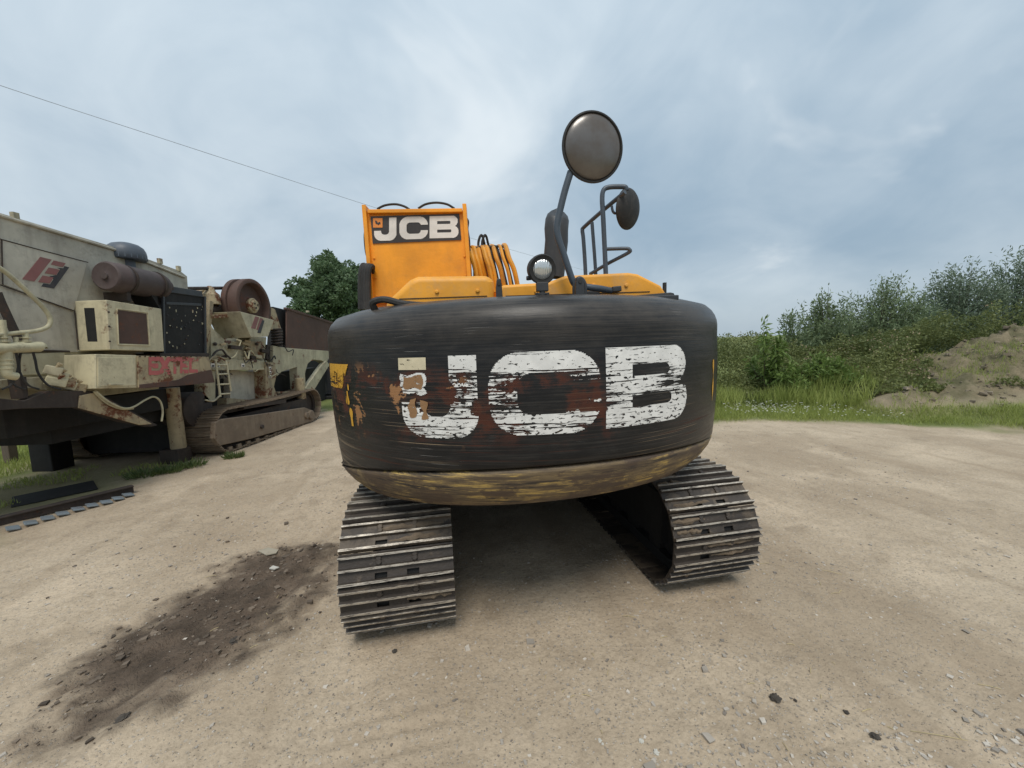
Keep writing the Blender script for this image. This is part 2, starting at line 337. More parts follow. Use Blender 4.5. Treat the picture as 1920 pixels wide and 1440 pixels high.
# ------------------------------------------------------------------ mesh helpers
class MB:
    def __init__(s): s.v = []; s.f = []
    def _add(s, vs, fs):
        o = len(s.v); s.v += [tuple(p) for p in vs]; s.f += [tuple(i + o for i in f) for f in fs]; return s
    def box(s, x0, x1, y0, y1, z0, z1):
        vs = [(x, y, z) for z in (z0, z1) for y in (y0, y1) for x in (x0, x1)]
        return s._add(vs, [(0, 2, 3, 1), (4, 5, 7, 6), (0, 1, 5, 4), (2, 6, 7, 3), (0, 4, 6, 2), (1, 3, 7, 5)])
    def obox(s, a, b, wdt, hgt, up=(0, 0, 1)):
        """a bar from a to b, wdt wide and hgt high"""
        a, b = Vector(a), Vector(b); d = (b - a).normalized(); up = Vector(up)
        sd_ = d.cross(up).normalized() * wdt / 2; u2 = sd_.cross(d).normalized() * hgt / 2
        vs = [p + i * sd_ + j * u2 for p in (a, b) for i, j in ((-1, -1), (1, -1), (1, 1), (-1, 1))]
        return s._add(vs, [(3, 2, 1, 0), (4, 5, 6, 7), (0, 1, 5, 4), (1, 2, 6, 5), (2, 3, 7, 6), (3, 0, 4, 7)])
    def prism(s, pts, ext):
        pts = [Vector(p) for p in pts]; e = Vector(ext); n = len(pts)
        return s._add(pts + [p + e for p in pts],
                      [tuple(range(n))[::-1], tuple(range(n, 2 * n))] + [(i, (i + 1) % n, n + (i + 1) % n, n + i) for i in range(n)])
    def tube(s, path, r, n=10, cap=True):
        path = [Vector(p) for p in path]; m_ = len(path)
        rs = r if isinstance(r, (list, tuple)) else [r] * m_
        vs, fs = [], []
        prev = None
        for i, p in enumerate(path):
            d = (path[min(i + 1, m_ - 1)] - path[max(i - 1, 0)]).normalized()
            if prev is None:
                a = d.orthogonal().normalized()
            else:
                a = (prev - d * prev.dot(d))
                a = a.normalized() if a.length > 1e-6 else d.orthogonal().normalized()
            prev = a; c = d.cross(a)
            vs += [p + (a * math.cos(2 * PI * k / n) + c * math.sin(2 * PI * k / n)) * rs[i] for k in range(n)]
        for i in range(m_ - 1):
            fs += [(i * n + k, i * n + (k + 1) % n, (i + 1) * n + (k + 1) % n, (i + 1) * n + k) for k in range(n)]
        if cap:
            fs += [tuple(range(n))[::-1], tuple(range((m_ - 1) * n, m_ * n))]
        return s._add(vs, fs)
    def lathe(s, prof, org, axis, n=32):
        """prof: list of (radius, distance along axis)"""
        org = Vector(org); ax = Vector(axis).normalized(); a = ax.orthogonal().normalized(); c = ax.cross(a)
        vs, fs = [], []
        for r, h in prof:
            vs += [org + ax * h + (a * math.cos(2 * PI * k / n) + c * math.sin(2 * PI * k / n)) * max(r, 1e-4) for k in range(n)]
        for i in range(len(prof) - 1):
            fs += [(i * n + k, i * n + (k + 1) % n, (i + 1) * n + (k + 1) % n, (i + 1) * n + k) for k in range(n)]
        fs += [tuple(range(n))[::-1], tuple(range((len(prof) - 1) * n, len(prof) * n))]
        return s._add(vs, fs)
    def build(s, name, mat, parent=None, smooth=False, bevel=0.0, seg=2, off=None, fix=True):
        me = bpy.data.meshes.new(name)
        vs = s.v if off is None else [(p[0] - off[0], p[1] - off[1], p[2] - off[2]) for p in s.v]
        me.from_pydata(vs, [], s.f); me.update()
        if fix:
            bm = bmesh.new(); bm.from_mesh(me); bmesh.ops.recalc_face_normals(bm, faces=bm.faces); bm.to_mesh(me); bm.free()
        return link_mesh(name, me, mat, parent, smooth, bevel, seg)

def link_mesh(name, me, mat, parent=None, smooth=False, bevel=0.0, seg=2):
    if mat is not None:
        me.materials.append(MAT[mat] if isinstance(mat, str) else mat)
    o = bpy.data.objects.new(name, me); C.objects.link(o)
    if parent is not None: o.parent = parent
    if smooth:
        me.polygons.foreach_set('use_smooth', [True] * len(me.polygons))
        md = o.modifiers.new('edges', 'EDGE_SPLIT'); md.split_angle = math.radians(40)
    if bevel > 0:
        b_ = o.modifiers.new('bevel', 'BEVEL'); b_.width = bevel; b_.segments = seg; b_.limit_method = 'ANGLE'; b_.angle_limit = math.radians(35)
        me.polygons.foreach_set('use_smooth', [True] * len(me.polygons))
        wn = o.modifiers.new('wn', 'WEIGHTED_NORMAL')
    return o

def empty(name, loc=(0, 0, 0), rz=0.0, parent=None):
    o = bpy.data.objects.new(name, None); C.objects.link(o); o.location = loc; o.rotation_euler = (0, 0, rz)
    if parent is not None: o.parent = parent
    return o
def tag(o, label, cat=None, group=None, kind=None):
    if label: o['label'] = label
    if cat: o['category'] = cat
    if group: o['group'] = group
    if kind: o['kind'] = kind
    return o
def catmull(pts, n=8):
    P = [Vector(p) for p in pts]; P = [P[0] * 2 - P[1]] + P + [P[-1] * 2 - P[-2]]; out = []
    for i in range(1, len(P) - 2):
        a, b_, c, d = P[i - 1:i + 3]
        for k in range(n):
            q = k / n
            out.append(.5 * ((2 * b_) + (c - a) * q + (2 * a - 5 * b_ + 4 * c - d) * q * q + (3 * b_ - a - 3 * c + d) * q ** 3))
    out.append(P[-2]); return out


# ------------------------------------------------------------------ ground
def sstep(x, a, b):
    q = np.clip((x - a) / (b - a), 0, 1); return q * q * (3 - 2 * q)
def vnoise(x, y, seed=0):
    """smooth value noise on numpy arrays"""
    xi, yi = np.floor(x).astype(np.int64), np.floor(y).astype(np.int64); fx, fy = x - xi, y - yi
    def hsh(a, b_):
        h = (a * 374761393 + b_ * 668265263 + seed * 1442695041) & 0xFFFFFFFF
        h = ((h ^ (h >> 13)) * 1274126177) & 0xFFFFFFFF
        return ((h ^ (h >> 16)) & 0xFFFF) / 65535.0
    ux, uy = fx * fx * (3 - 2 * fx), fy * fy * (3 - 2 * fy)
    return (hsh(xi, yi) * (1 - ux) + hsh(xi + 1, yi) * ux) * (1 - uy) + (hsh(xi, yi + 1) * (1 - ux) + hsh(xi + 1, yi + 1) * ux) * uy
def fbm(x, y, seed=0, oct_=4, gain=.5):
    s_, a, tot = 0, 1, 0
    for i in range(oct_):
        s_ = s_ + a * (vnoise(x * 2 ** i + 17.3 * i, y * 2 ** i - 9.1 * i, seed + i) - .5); tot += a; a *= gain
    return s_ / tot * 2
def verge(x, y):
    """distance past the edge of the grass bank on the right, and position along it"""
    return (x - 4.8) * .317 + (y - 8.75) * .948, (x - 4.8) * .948 - (y - 8.75) * .317
def patch(x, y):
    """the oily dark patch of soil on the left"""
    cx, cy = -2.22, 2.80; a = math.radians(87)
    px_, py_ = (x - cx) * math.cos(a) + (y - cy) * math.sin(a), -(x - cx) * math.sin(a) + (y - cy) * math.cos(a)
    d = np.sqrt((px_ / 1.04) ** 2 + (py_ / .66) ** 2) + fbm(x * 2.6, y * 2.6, 5, 5, .6) * .48 + fbm(x * 13, y * 13, 6, 3) * .22
    return 1 - sstep(d, .62, 1.12)
def heap(x, y):
    """spoil heap at the right"""
    d = np.sqrt(((x - 16.2) / 8.2) ** 2 + ((y - 9.5) / 2.7) ** 2) + fbm(x * .7, y * .7, 31, 3) * .16
    return np.clip(1 - d, 0, 1)
def height(x, y):
    s_, al = verge(x, y)
    on = sstep(s_, .2, 1.2)
    z = fbm(x * .45, y * .45, 2, 3) * .035 * sstep(np.hypot(x - .2, y - 4), 1.6, 3.5)
    z = z + fbm(x * 3.1, y * 3.1, 8, 4) * .010 + fbm(x * 11, y * 11, 12, 3) * .0045
    left = sstep(x, -1.1, -1.7) * sstep(x, -6.0, -4.6)
    rough = np.clip(patch(x, y) * 1.0 + left * .35, 0, 1)
    ca, sa = math.cos(1.15), math.sin(1.15)
    lx, ly = x * ca + y * sa, -x * sa + y * ca
    z = z + rough * (fbm(lx * 1.6, ly * 6, 21, 5, .6) * .050 + np.abs(fbm(lx * 4, ly * 12, 22, 4, .6)) * .034 + fbm(x * 16, y * 16, 24, 2) * .010)
    # faint grouser prints
    pr = np.sin((y * .985 - x * .17) * 2 * PI / .10) * .016 * sstep(y, 2.1, 1.8) * sstep(y, .6, 1.0) * (np.exp(-((x + .70) / .38) ** 2) + np.exp(-((x - 1.45) / .45) ** 2)) * (.5 + fbm(x * 2, y * 2, 44, 3))
    z = z + pr
    bank = sstep(s_, .6, 5.2) * (.15 + .085 * np.clip(al, 0, 14)) + sstep(s_, 5, 16) * .3
    far = sstep(np.hypot(x, y), 30, 70)
    z = z + bank * (1 - far) * (1 + .25 * fbm(x * .8, y * .8, 3, 3)) + on * .05
    hp = heap(x, y)
    z = z + hp ** .7 * 1.32 * (1 + .35 * fbm(x * 1.1, y * 1.1, 33, 5, .6)) + (hp > 0) * np.abs(fbm(x * 2.6, y * 2.6, 34, 5, .62)) * .55 * np.clip(hp * 3, 0, 1)
    z = z - sstep(x, -6.2, -12) * .05 * 0
    return z
def axis(fine0, fine1, step, lo, hi):
    a = list(np.arange(fine0, fine1, step)); d = step
    q = fine1
    up = []
    while q < hi:
        up.append(q); d *= 1.16; q += d
    up.append(hi)
    dn, q, d = [], fine0, step
    while True:
        d *= 1.16; q -= d
        if q < lo: break
        dn.append(q)
    dn.append(lo)
    return np.array(sorted(dn) + a + up)
gx, gy = axis(-4.2, 4.2, .035, -900, 900), axis(.35, 4.6, .035, -60, 1500)
# keep the verge and heap finely meshed too
gx = np.unique(np.round(np.concatenate([gx, np.arange(4.2, 19, .12), np.arange(-9, -4.2, .10)]), 4))
gy = np.unique(np.round(np.concatenate([gy, np.arange(4.6, 14, .12)]), 4))
X, Y = np.meshgrid(gx, gy); Z = height(X, Y)
def grid_mesh(name, X, Y, Z):
    ny, nx = X.shape
    me = bpy.data.meshes.new(name)
    co = np.stack([X, Y, Z], -1).reshape(-1, 3).astype(np.float32)
    i = np.arange(ny * nx).reshape(ny, nx)
    q = np.stack([i[:-1, :-1], i[:-1, 1:], i[1:, 1:], i[1:, :-1]], -1).reshape(-1, 4)
    me.vertices.add(len(co)); me.vertices.foreach_set('co', co.ravel())
    me.loops.add(q.size); me.loops.foreach_set('vertex_index', q.ravel())
    me.polygons.add(len(q)); me.polygons.foreach_set('loop_start', np.arange(0, q.size, 4)); me.polygons.foreach_set('loop_total', np.full(len(q), 4))
    me.polygons.foreach_set('use_smooth', [True] * len(q))
    me.update(calc_edges=True); me.validate()
    return me
gme = grid_mesh('ground', X, Y, Z)
s_, al = verge(X, Y)
wob = fbm(X * 1.3, Y * 1.3, 51, 4) * .5
gr = sstep(s_ + wob * 1.2, -.15, .55) * (1 - sstep(heap(X, Y) + wob * .12, .03, .14))
gr = np.maximum(gr, sstep(-X + wob * 2, 8.3, 9.4) * sstep(Y, 2, 4))
gr = np.maximum(gr, sstep(np.hypot(X - .2, Y - 4), 22, 34))
gr = np.maximum(gr, .55 * sstep(-X + wob * 2.5, 6.0, 6.8) * sstep(Y, 3.2, 4.2) * (1 - sstep(Y, 6.2, 7.5)))
for nm, arr in (('grassy', gr), ('oily', patch(X, Y)), ('heapsoil', np.clip(heap(X, Y) * 6, 0, 1))):
    a_ = gme.attributes.new(nm, 'FLOAT', 'POINT'); a_.data.foreach_set('value', arr.astype(np.float32).ravel())

m, t, b, o = new_mat('dusty_gravel_ground')
co = t.coord()
big = t.noise(co, .55, 5, .55); mid = t.noise(co, 2.6, 6, .62, .3); fin = t.noise(co, 38, 5, .7)
base = t.mix(t.ramp(big, .32, .68), (.385, .302, .213), (.52, .422, .308))
base = t.mix(t.math('MULTIPLY', t.ramp(mid, .48, .68), .6), base, (.32, .25, .175))
base = t.mix(t.math('MULTIPLY', t.ramp(t.noise(co, 1.1, 4, .6), .54, .68), .45), base, (.61, .49, .355))
base = t.mix(t.math('MULTIPLY', t.ramp(t.noise(co, 9, 6, .7), .54, .70), .4), base, (.24, .20, .16))
grit = t.voro(co, 85, out='Color'); gd = t.voro(co, 85)
gv = t.sep(grit)[0]
stone = t.math('MULTIPLY', t.math('GREATER_THAN', gv, .80), t.ramp(gd, .42, .30))
base = t.mix(t.math('MULTIPLY', stone, .65), base, t.mix(t.sep(grit)[1], (.17, .15, .13), (.68, .63, .56)))
base = t.mix(t.ramp(fin, .40, .72, 0.0, .42), base, (.22, .17, .12))
gx_, gy_, gz_ = t.sep(co)
lane = t.noise(t.comb(t.math('ADD', t.math('MULTIPLY', gx_, 1.5), t.math('MULTIPLY', gy_, .35)), t.math('MULTIPLY', gy_, .22), 2.0), 1.0, 5, .6, .3)
base = t.mix(t.ramp(lane, .50, .66, 0.0, .45), base, (.29, .22, .15))
g2c = t.voro(co, 34, out='Color'); g2 = t.math('MULTIPLY', t.math('MULTIPLY', t.math('GREATER_THAN', t.sep(g2c)[0], .80), t.ramp(t.voro(co, 34), .36, .26)), t.ramp(t.noise(co, 1.3, 3, .5), .42, .55))
base = t.mix(t.math('MULTIPLY', g2, .55), base, t.mix(t.sep(g2c)[1], (.19, .165, .14), (.62, .57, .50)))
oil = t.attr('oily')
oc = t.mix(t.ramp(t.noise(co, 3.2, 7, .68), .3, .72), (.034, .024, .018), (.135, .098, .072))
base = t.mix(t.math('MULTIPLY', oil, .9), base, oc)
hs = t.attr('heapsoil')
hc = t.mix(t.ramp(t.noise(co, 2.2, 7, .68), .3, .7), (.10, .095, .050), (.235, .19, .125))
base = t.mix(hs, base, hc)
gs = t.attr('grassy')
gcol = t.mix(t.noise(co, 3, 5, .6), (.09, .115, .035), (.20, .22, .075))
base = t.mix(gs, base, gcol)
t.put(b.inputs['Base Color'], base); b.inputs['Roughness'].default_value = .95; b.inputs['Specular IOR Level'].default_value = .2
hgt = t.math('ADD', t.math('MULTIPLY', fin, .35), t.math('ADD', t.math('MULTIPLY', t.noise(co, 14, 6, .7), .8), t.math('MULTIPLY', stone, .35)))
hgt = t.math('ADD', hgt, t.math('MULTIPLY', t.math('ABSOLUTE', t.math('SUBTRACT', t.noise(co, 4.5, 6, .68, .5), .5)), t.math('ADD', .7, t.math('MULTIPLY', oil, 4.0))))
t.put(b.inputs['Normal'], t.bump(hgt, .95, .018)); MAT['ground'] = m
ground = link_mesh('ground', gme, 'ground'); tag(ground, None, kind='structure')

def hz(x, y):
    return float(height(np.array([float(x)]), np.array([float(y)]))[0])


# ------------------------------------------------------------------ EXCAVATOR
EX, EYAW, TRK = Vector((.04, 4.41, 0)), math.radians(3.65), math.radians(6.6)
exc = empty('excavator', EX, EYAW)
tag(exc, 'yellow tracked excavator seen from behind with worn black JCB counterweight', 'excavator')
_ei = Matrix.Rotation(-EYAW, 3, 'Z')
def up_y(u, v, yl):
    """pixel -> the excavator's own frame at its own depth yl"""
    o_ = _ei @ (Vector((0, 0, CAM_H)) - EX); d = _ei @ ray(u, v)
    return o_ + d * ((yl - o_.y) / d.y)
def up_x(u, v, xl):
    o_ = _ei @ (Vector((0, 0, CAM_H)) - EX); d = _ei @ ray(u, v)
    return o_ + d * ((xl - o_.x) / d.x)

# counterweight shell: plan is an arc of radius RC, profile is (inset, height, kind)
RC, YC, AMAX = 1.633, -.791, math.radians(66)
def cw_point(s_, ins, z):
    """s_: arc length from the middle; past the arc's end the side runs straight forward"""
    smax = AMAX * RC
    if abs(s_) <= smax:
        a = s_ / RC
        return Vector(((RC - ins) * math.sin(a), YC - (RC - ins) * math.cos(a), z))
    sg = 1 if s_ > 0 else -1; e = abs(s_) - smax; a = AMAX
    p = Vector(((RC - ins) * math.sin(a), YC - (RC - ins) * math.cos(a), z))
    return Vector((sg * (p.x - .06 * e), p.y + e, z))
def led(x):
    x = max(-1.9, min(1.9, x)); return 1.285 + .028 * x - .042 * x * x
def cw_face(v, x):
    """inset of the main face at height v"""
    zl = led(x); ztop, r = 2.215, .18
    ins = .022 * ((v - 1.72) / .45) ** 2 if v < 1.95 else .022 * ((1.95 - 1.72) / .45) ** 2
    if v > ztop - r:
        q = min(1, (v - (ztop - r)) / r); ins += r * (1 - math.sqrt(max(0, 1 - q * q)))
    return ins
def cw_sheet(name, prof_fn, mat, ns=97, smax=None):
    smax = smax or AMAX * RC + .55
    me = bpy.data.meshes.new(name); vs, fs, uvs = [], [], []
    svals = [(-1 + 2 * i / (ns - 1)) * smax for i in range(ns)]
    n = None
    for s__ in svals:
        x = s__
        pr = prof_fn(x); n = len(pr)
        for ins, z in pr:
            vs.append(cw_point(s__, ins, z)); uvs.append((s__, z - (ins - .02) * .0))
    for i in range(ns - 1):
        for k in range(n - 1):
            fs.append((i * n + k, (i + 1) * n + k, (i + 1) * n + k + 1, i * n + k + 1))
    # close the front side so that it is a solid block
    fs.append(tuple(range(n))); fs.append(tuple((ns - 1) * n + k for k in range(n))[::-1])
    me.from_pydata(vs, [], fs); me.update()
    ul = me.uv_layers.new(name='UVMap')
    for lp in me.loops: ul.data[lp.index].uv = uvs[lp.vertex_index]
    ob = link_mesh(name, me, mat, exc); me.polygons.foreach_set('use_smooth', [True] * len(me.polygons))
    return ob
def prof_main(x):
    zl = led(x); out = [(.10, zl - .004), (.045, zl), (.028, zl + .008)]
    N = 26
    for i in range(N + 1):
        z = zl + .02 + (2.215 - zl - .02) * (i / N) ** .92
        out.append((cw_face(z, x), z))
    out += [(.40, 2.22), (.75, 2.215), (.75, 1.3), (.4, zl - .01)]
    return out
cw = cw_sheet('counterweight', prof_main, 'cw'); tag(cw, 'worn black counterweight with scraped white JCB letters')
def prof_low(x):
    zl = led(x); h_ = .03 + .225 * math.sqrt(max(0, 1 - min(1, abs(x) / 1.78) ** 2.6)) - .01 * x; zb = zl - h_
    return [(.06, zl - .006), (.030, zl - .012), (.032, zl - .15 * h_), (.044, zl - .38 * h_), (.072, zl - .65 * h_), (.112, zl - .88 * h_), (.165, zb + .003), (.30, zb), (.72, zb + .04), (.72, zl - .02)]
cw_sheet('counterweight_skirt', prof_low, 'skirt', smax=AMAX * RC + .5)

# lettering laid on the counterweight as a skin 2 mm proud
def rr(x, y, x0, x1, y0, y1, r):
    if not (x0 <= x <= x1 and y0 <= y <= y1): return False
    rl, rr_, = r if isinstance(r, tuple) else (r, r)
    for cx, sx, q in ((x0 + rl, -1, rl), (x1 - rr_, 1, rr_)):
        for cy, sy in ((y0 + q, -1), (y1 - q, 1)):
            if q > 0 and (x - cx) * sx > 0 and (y - cy) * sy > 0 and math.hypot(x - cx, y - cy) > q: return False
    return True
# letter shapes in units of the decal: x to the right, y downwards, letter height about 240
def in_J(x, y):
    if 385 <= x <= 462 and 265 <= y <= 440: return True
    return rr(x, y, 230, 462, 330, 502, 72) and y >= 400 and not (rr(x, y, 302, 385, 300, 440, 34))
def in_C(x, y):
    return rr(x, y, 492, 788, 260, 494, 88) and not rr(x, y, 566, 716, 320, 436, 36) and not (x > 640 and 345 < y < 400)
def in_B(x, y):
    if not 805 <= x: return False
    a = rr(x, y, 805, 1098, 258, 372, (0, 57)) or rr(x, y, 805, 1106, 360, 488, (0, 60))
    return a and not rr(x, y, 886, 1022, 310, 344, (0, 16)) and not rr(x, y, 886, 1032, 398, 432, (0, 16))
def skin(name, inside, x0, x1, y0, y1, n, fn, mat, parent, uvfn=None):
    """mesh of the cells of a grid lying inside a printed shape"""
    cell = (x1 - x0) / n; ny = int((y1 - y0) / cell)
    idx, vs, fs, uvs = {}, [], [], []
    def vid(i, j):
        if (i, j) not in idx:
            idx[(i, j)] = len(vs); vs.append(fn(x0 + i * cell, y0 + j * cell)); uvs.append(uvfn(x0 + i * cell, y0 + j * cell) if uvfn else (0, 0))
        return idx[(i, j)]
    for i in range(n):
        for j in range(ny):
            if inside(x0 + (i + .5) * cell, y0 + (j + .5) * cell):
                fs.append((vid(i, j), vid(i, j + 1), vid(i + 1, j + 1), vid(i + 1, j)))
    me = bpy.data.meshes.new(name); me.from_pydata(vs, [], fs); me.update()
    ul = me.uv_layers.new(name='UVMap')
    for lp in me.loops: ul.data[lp.index].uv = uvs[lp.vertex_index]
    ob = link_mesh(name, me, mat, parent); me.polygons.foreach_set('use_smooth', [True] * len(me.polygons))
    return ob
SJ, SB, ZT, ZB = -.845, .92, 1.915, 1.453
def cwmap(x, y):
    return SJ + (x - 230) / (1106 - 230) * (SB - SJ), ZT - (y - 258) / (502 - 258) * (ZT - ZB)
def cwskin(x, y):
    s__, z = cwmap(x, y); return cw_point(s__, cw_face(z, s__) - .003, z)
for nm, fn, x0, x1 in (('letter_j', in_J, 226, 468), ('letter_c', in_C, 488, 792), ('letter_b', in_B, 801, 1110)):
    skin(nm, fn, x0, x1, 250, 510, 110, cwskin, 'cw_white', cw, cwmap)
skin('emblem_square', lambda x, y: 226 <= x <= 318 and 268 <= y <= 304, 220, 324, 260, 312, 50, cwskin, 'cw_cream', cw, cwmap)
MAT['cw_brown'] = chipped('bare_brown_primer', (.30, .165, .075), -.4)
for nm_, (xa, xb, ya, yb), mt_ in (('emblem_remnant', (232, 318, 316, 378), 'cw_white'), ('primer_patch', (244, 308, 322, 362), 'cw_brown'), ('primer_patch', (256, 282, 388, 446), 'cw_brown'), ('primer_patch', (296, 318, 396, 450), 'cw_brown')):
    skin(nm_, lambda x, y, xa=xa, xb=xb, ya=ya, yb=yb: xa + 4 * math.sin(y * .09 + xa) + 2 * math.sin(y * .21) < x < xb - 6 * math.sin(y * .07 + ya) ** 2 and ya + 4 * math.sin(x * .08) < y < yb - 7 * math.sin(x * .06 + yb) ** 2, xa - 8, xb + 8, ya - 6, yb + 6, 46,
         (lambda x, y: (lambda q_: cw_point(q_[0], cw_face(q_[1], q_[0]) - .0045, q_[1]))(cwmap(x, y))) if mt_ == 'cw_brown' else cwskin, mt_, cw, (lambda x, y: (cwmap(x, y)[0] * .7 + 2.6, cwmap(x, y)[1] + .26)) if mt_ == 'cw_brown' else (lambda x, y: (cwmap(x, y)[0] + 3.4, cwmap(x, y)[1])))
def direct(s__, z): return cw_point(s__, cw_face(z, s__) - .003, z)
# what is left of the yellow warning stripes at the left end
def tri(s__, z): return z < 1.86 and z > 1.70 and s__ < -1.46 + (z - 1.70) * .75
skin('warning_stripe', tri, -1.78, -1.30, 1.68, 1.88, 80, direct, 'cw_yellow', cw, lambda a, c: (a * 3, c))
for s0, z0, ws, hs_ in ((-1.385, 1.645, .026, .045), (-1.352, 1.52, .020, .060), (-1.36, 1.715, .012, .022)):
    skin('paint_remnant', lambda a, c, s0=s0, z0=z0, ws=ws, hs_=hs_: abs(a - s0) / ws + .35 * math.sin(c * 61 + s0 * 90) < math.sqrt(max(0, 1 - ((c - z0) / hs_) ** 2)) and abs(c - z0) < hs_,
         s0 - .06, s0 + .06, z0 - hs_, z0 + hs_, 26, direct, 'cw_yellow', cw, lambda a, c: (a * 2, 1.95))
skin('paint_remnant', lambda a, c: abs(a - 1.36) < .012 + .008 * math.sin(c * 40) and 1.52 < c < 1.80, 1.32, 1.40, 1.5, 1.82, 20, direct, 'cw_yellow', cw, lambda a, c: (a * 2, 1.95))

# hood: two pressed covers with sloping ends, a notch between them
def hood_piece(name, prof, y0, y1, rb):
    b_ = MB(); b_.prism([(x, y0, z) for x, z in prof], (0, y1 - y0, 0))
    return b_.build(name, 'hood_yellow', exc, bevel=rb, seg=4)
hood_piece('hood', [(-.97, 2.10), (-.95, 2.235), (-.93, 2.265), (-.79, 2.385), (-.74, 2.405), (-.275, 2.40), (-.255, 2.36), (-.25, 2.10)], -1.86, -.75, .045)
hood_piece('hood', [(-.235, 2.10), (-.23, 2.30), (-.20, 2.335), (.10, 2.345), (.22, 2.385), (.64, 2.395), (.70, 2.385), (.86, 2.305), (.89, 2.26), (.90, 2.10)], -1.86, -.75, .045)
b_ = MB(); b_.tube(catmull([(-1.00, -1.93, 2.195), (-1.0, -1.95, 2.235), (-.93, -1.95, 2.25), (-.82, -1.95, 2.222), (-.68, -1.95, 2.208), (-.45, -1.94, 2.206), (-.27, -1.94, 2.212)], 8), .022, 8); b_.build('hood_seal', 'rubber', exc, True)
b_ = MB(); b_.tube(catmull([(.62, -1.92, 2.215), (.80, -1.92, 2.225), (.93, -1.86, 2.235), (.96, -1.6, 2.235)], 8), .020, 8); b_.build('hood_seal', 'rubber', exc, True)
# lifting eyes on the counterweight
def eye(u, v0, v1, wd, lean):
    p0, p1 = up_y(u, v0, -2.02), up_y(u, v1, -2.02)
    b_ = MB(); hgt_ = p1.z - p0.z; w_ = wd
    prof = [(-w_ / 2, -.03), (w_ / 2, -.03), (w_ / 2 * .85, hgt_ * .55), (w_ * .30, hgt_ * .95), (0, hgt_), (-w_ * .30, hgt_ * .95), (-w_ / 2 * .85, hgt_ * .55)]
    b_.prism([(p0.x + x, -2.05, p0.z + z) for x, z in prof], (0, .045, 0)); ob = b_.build('lifting_eye', 'black_steel', exc, bevel=.006)
    b2 = MB(); b2.lathe([(.011, 0), (.011, .004)], (p0.x, -2.052, p0.z + hgt_ * .70), (0, -1, 0), 14); b2.build('eye_hole', 'rubber', ob)
eye(936, 556, 523, .042, 0); eye(1086, 551, 520, .06, 0)
b_ = MB(); b_.box(.69, .90, -2.02, -1.92, 2.19, 2.222); b_.build('hinge_plate', 'black_steel', exc, bevel=.006)

for x_, z_ in ((-.62, 2.30), (-.36, 2.30), (.02, 2.285), (.40, 2.315), (.62, 2.31)):
    b_ = MB(); b_.lathe([(.013, 0), (.013, .006), (.008, .010)], (x_, -1.862, z_), (0, -1, 0), 8); b_.build('hood_bolt', 'hood_yellow', exc)
b_ = MB(); b_.obox((.30, -1.866, 2.265), (.44, -1.866, 2.265), .012, .03); b_.build('hood_latch', 'black_steel', exc, bevel=.004)
for xa, xb, z_ in ((-.86, -.30, 2.262), (-.18, .78, 2.262)):
    b_ = MB(); b_.obox((xa, -1.861, z_), (xb, -1.861, z_ + .004), .006, .005); b_.build('panel_seam', 'rust_dark', exc)
for z_ in (2.45, 2.62, 2.80):
    for x_ in (-1.335, -.49):
        b_ = MB(); b_.lathe([(.010, 0), (.010, .006), (.006, .009)], (x_, -.602, z_), (0, -1, 0), 8); b_.build('plate_bolt', 'yellow', exc)

# body of the upper structure below the hood
b_ = MB(); b_.box(-1.27, 1.27, -1.45, 1.35, 1.08, 2.10); b_.build('engine_house', 'yellow', exc, bevel=.03)
b_ = MB(); b_.box(-1.05, 1.05, -1.6, 1.7, .93, 1.07); b_.build('revolving_frame', 'black_steel', exc, bevel=.02)
b_ = MB(); b_.lathe([(.62, 0), (.62, .24)], (0, 0, .70), (0, 0, 1), 40); b_.build('slew_ring', 'rust_dark', exc, True)

# cab with its yellow rear plate and JCB plate
CY = -.60
cab = empty('cab', (0, 0, 0), 0, exc)
b_ = MB(); b_.prism([(-1.365, CY, 2.12), (-.445, CY, 2.12), (-.478, CY, 3.225), (-1.372, CY, 3.225)], (0, .03, 0)); rear = b_.build('rear_plate', 'yellow', cab, bevel=.004)
for xa, xb in ((-1.372, -1.385), (-.445, -.468)):
    b_ = MB(); b_.prism([(xa - .018, CY - .05, 2.12), (xa + .018, CY - .05, 2.12), (xb + .018, CY - .05, 3.268), (xb - .018, CY - .05, 3.268)], (0, .14, 0)); b_.build('side_flange', 'yellow', cab, bevel=.004)
b_ = MB(); b_.box(-1.355, -.49, CY - .045, CY - .004, 3.195, 3.228); b_.build('top_lip', 'yellow', cab, bevel=.004)
b_ = MB(); b_.box(-1.34, -.99, CY - .05, CY - .004, 2.375, 2.395); b_.build('shelf', 'yellow', cab, bevel=.003)
b_ = MB(); b_.box(-1.36, -.47, CY + .035, .95, 2.12, 2.30); b_.box(-1.36, -.47, CY + .035, .98, 3.10, 3.22)
for xx in (-1.36, -.53):
    for yy in (CY + .035, .15, .87): b_.box(xx, xx + .06, yy, yy + .07, 2.30, 3.10)
b_.build('cab_frame', 'yellow', cab, bevel=.01)
for xx in (-1.335, -.50):
    b_ = MB(); b_.box(xx, xx + .008, CY + .11, .86, 2.29, 3.11); b_.build('window', 'glass_dark', cab)
b_ = MB(); b_.box(-1.29, -.54, .90, .91, 2.29, 3.11); b_.build('window', 'glass_dark', cab)
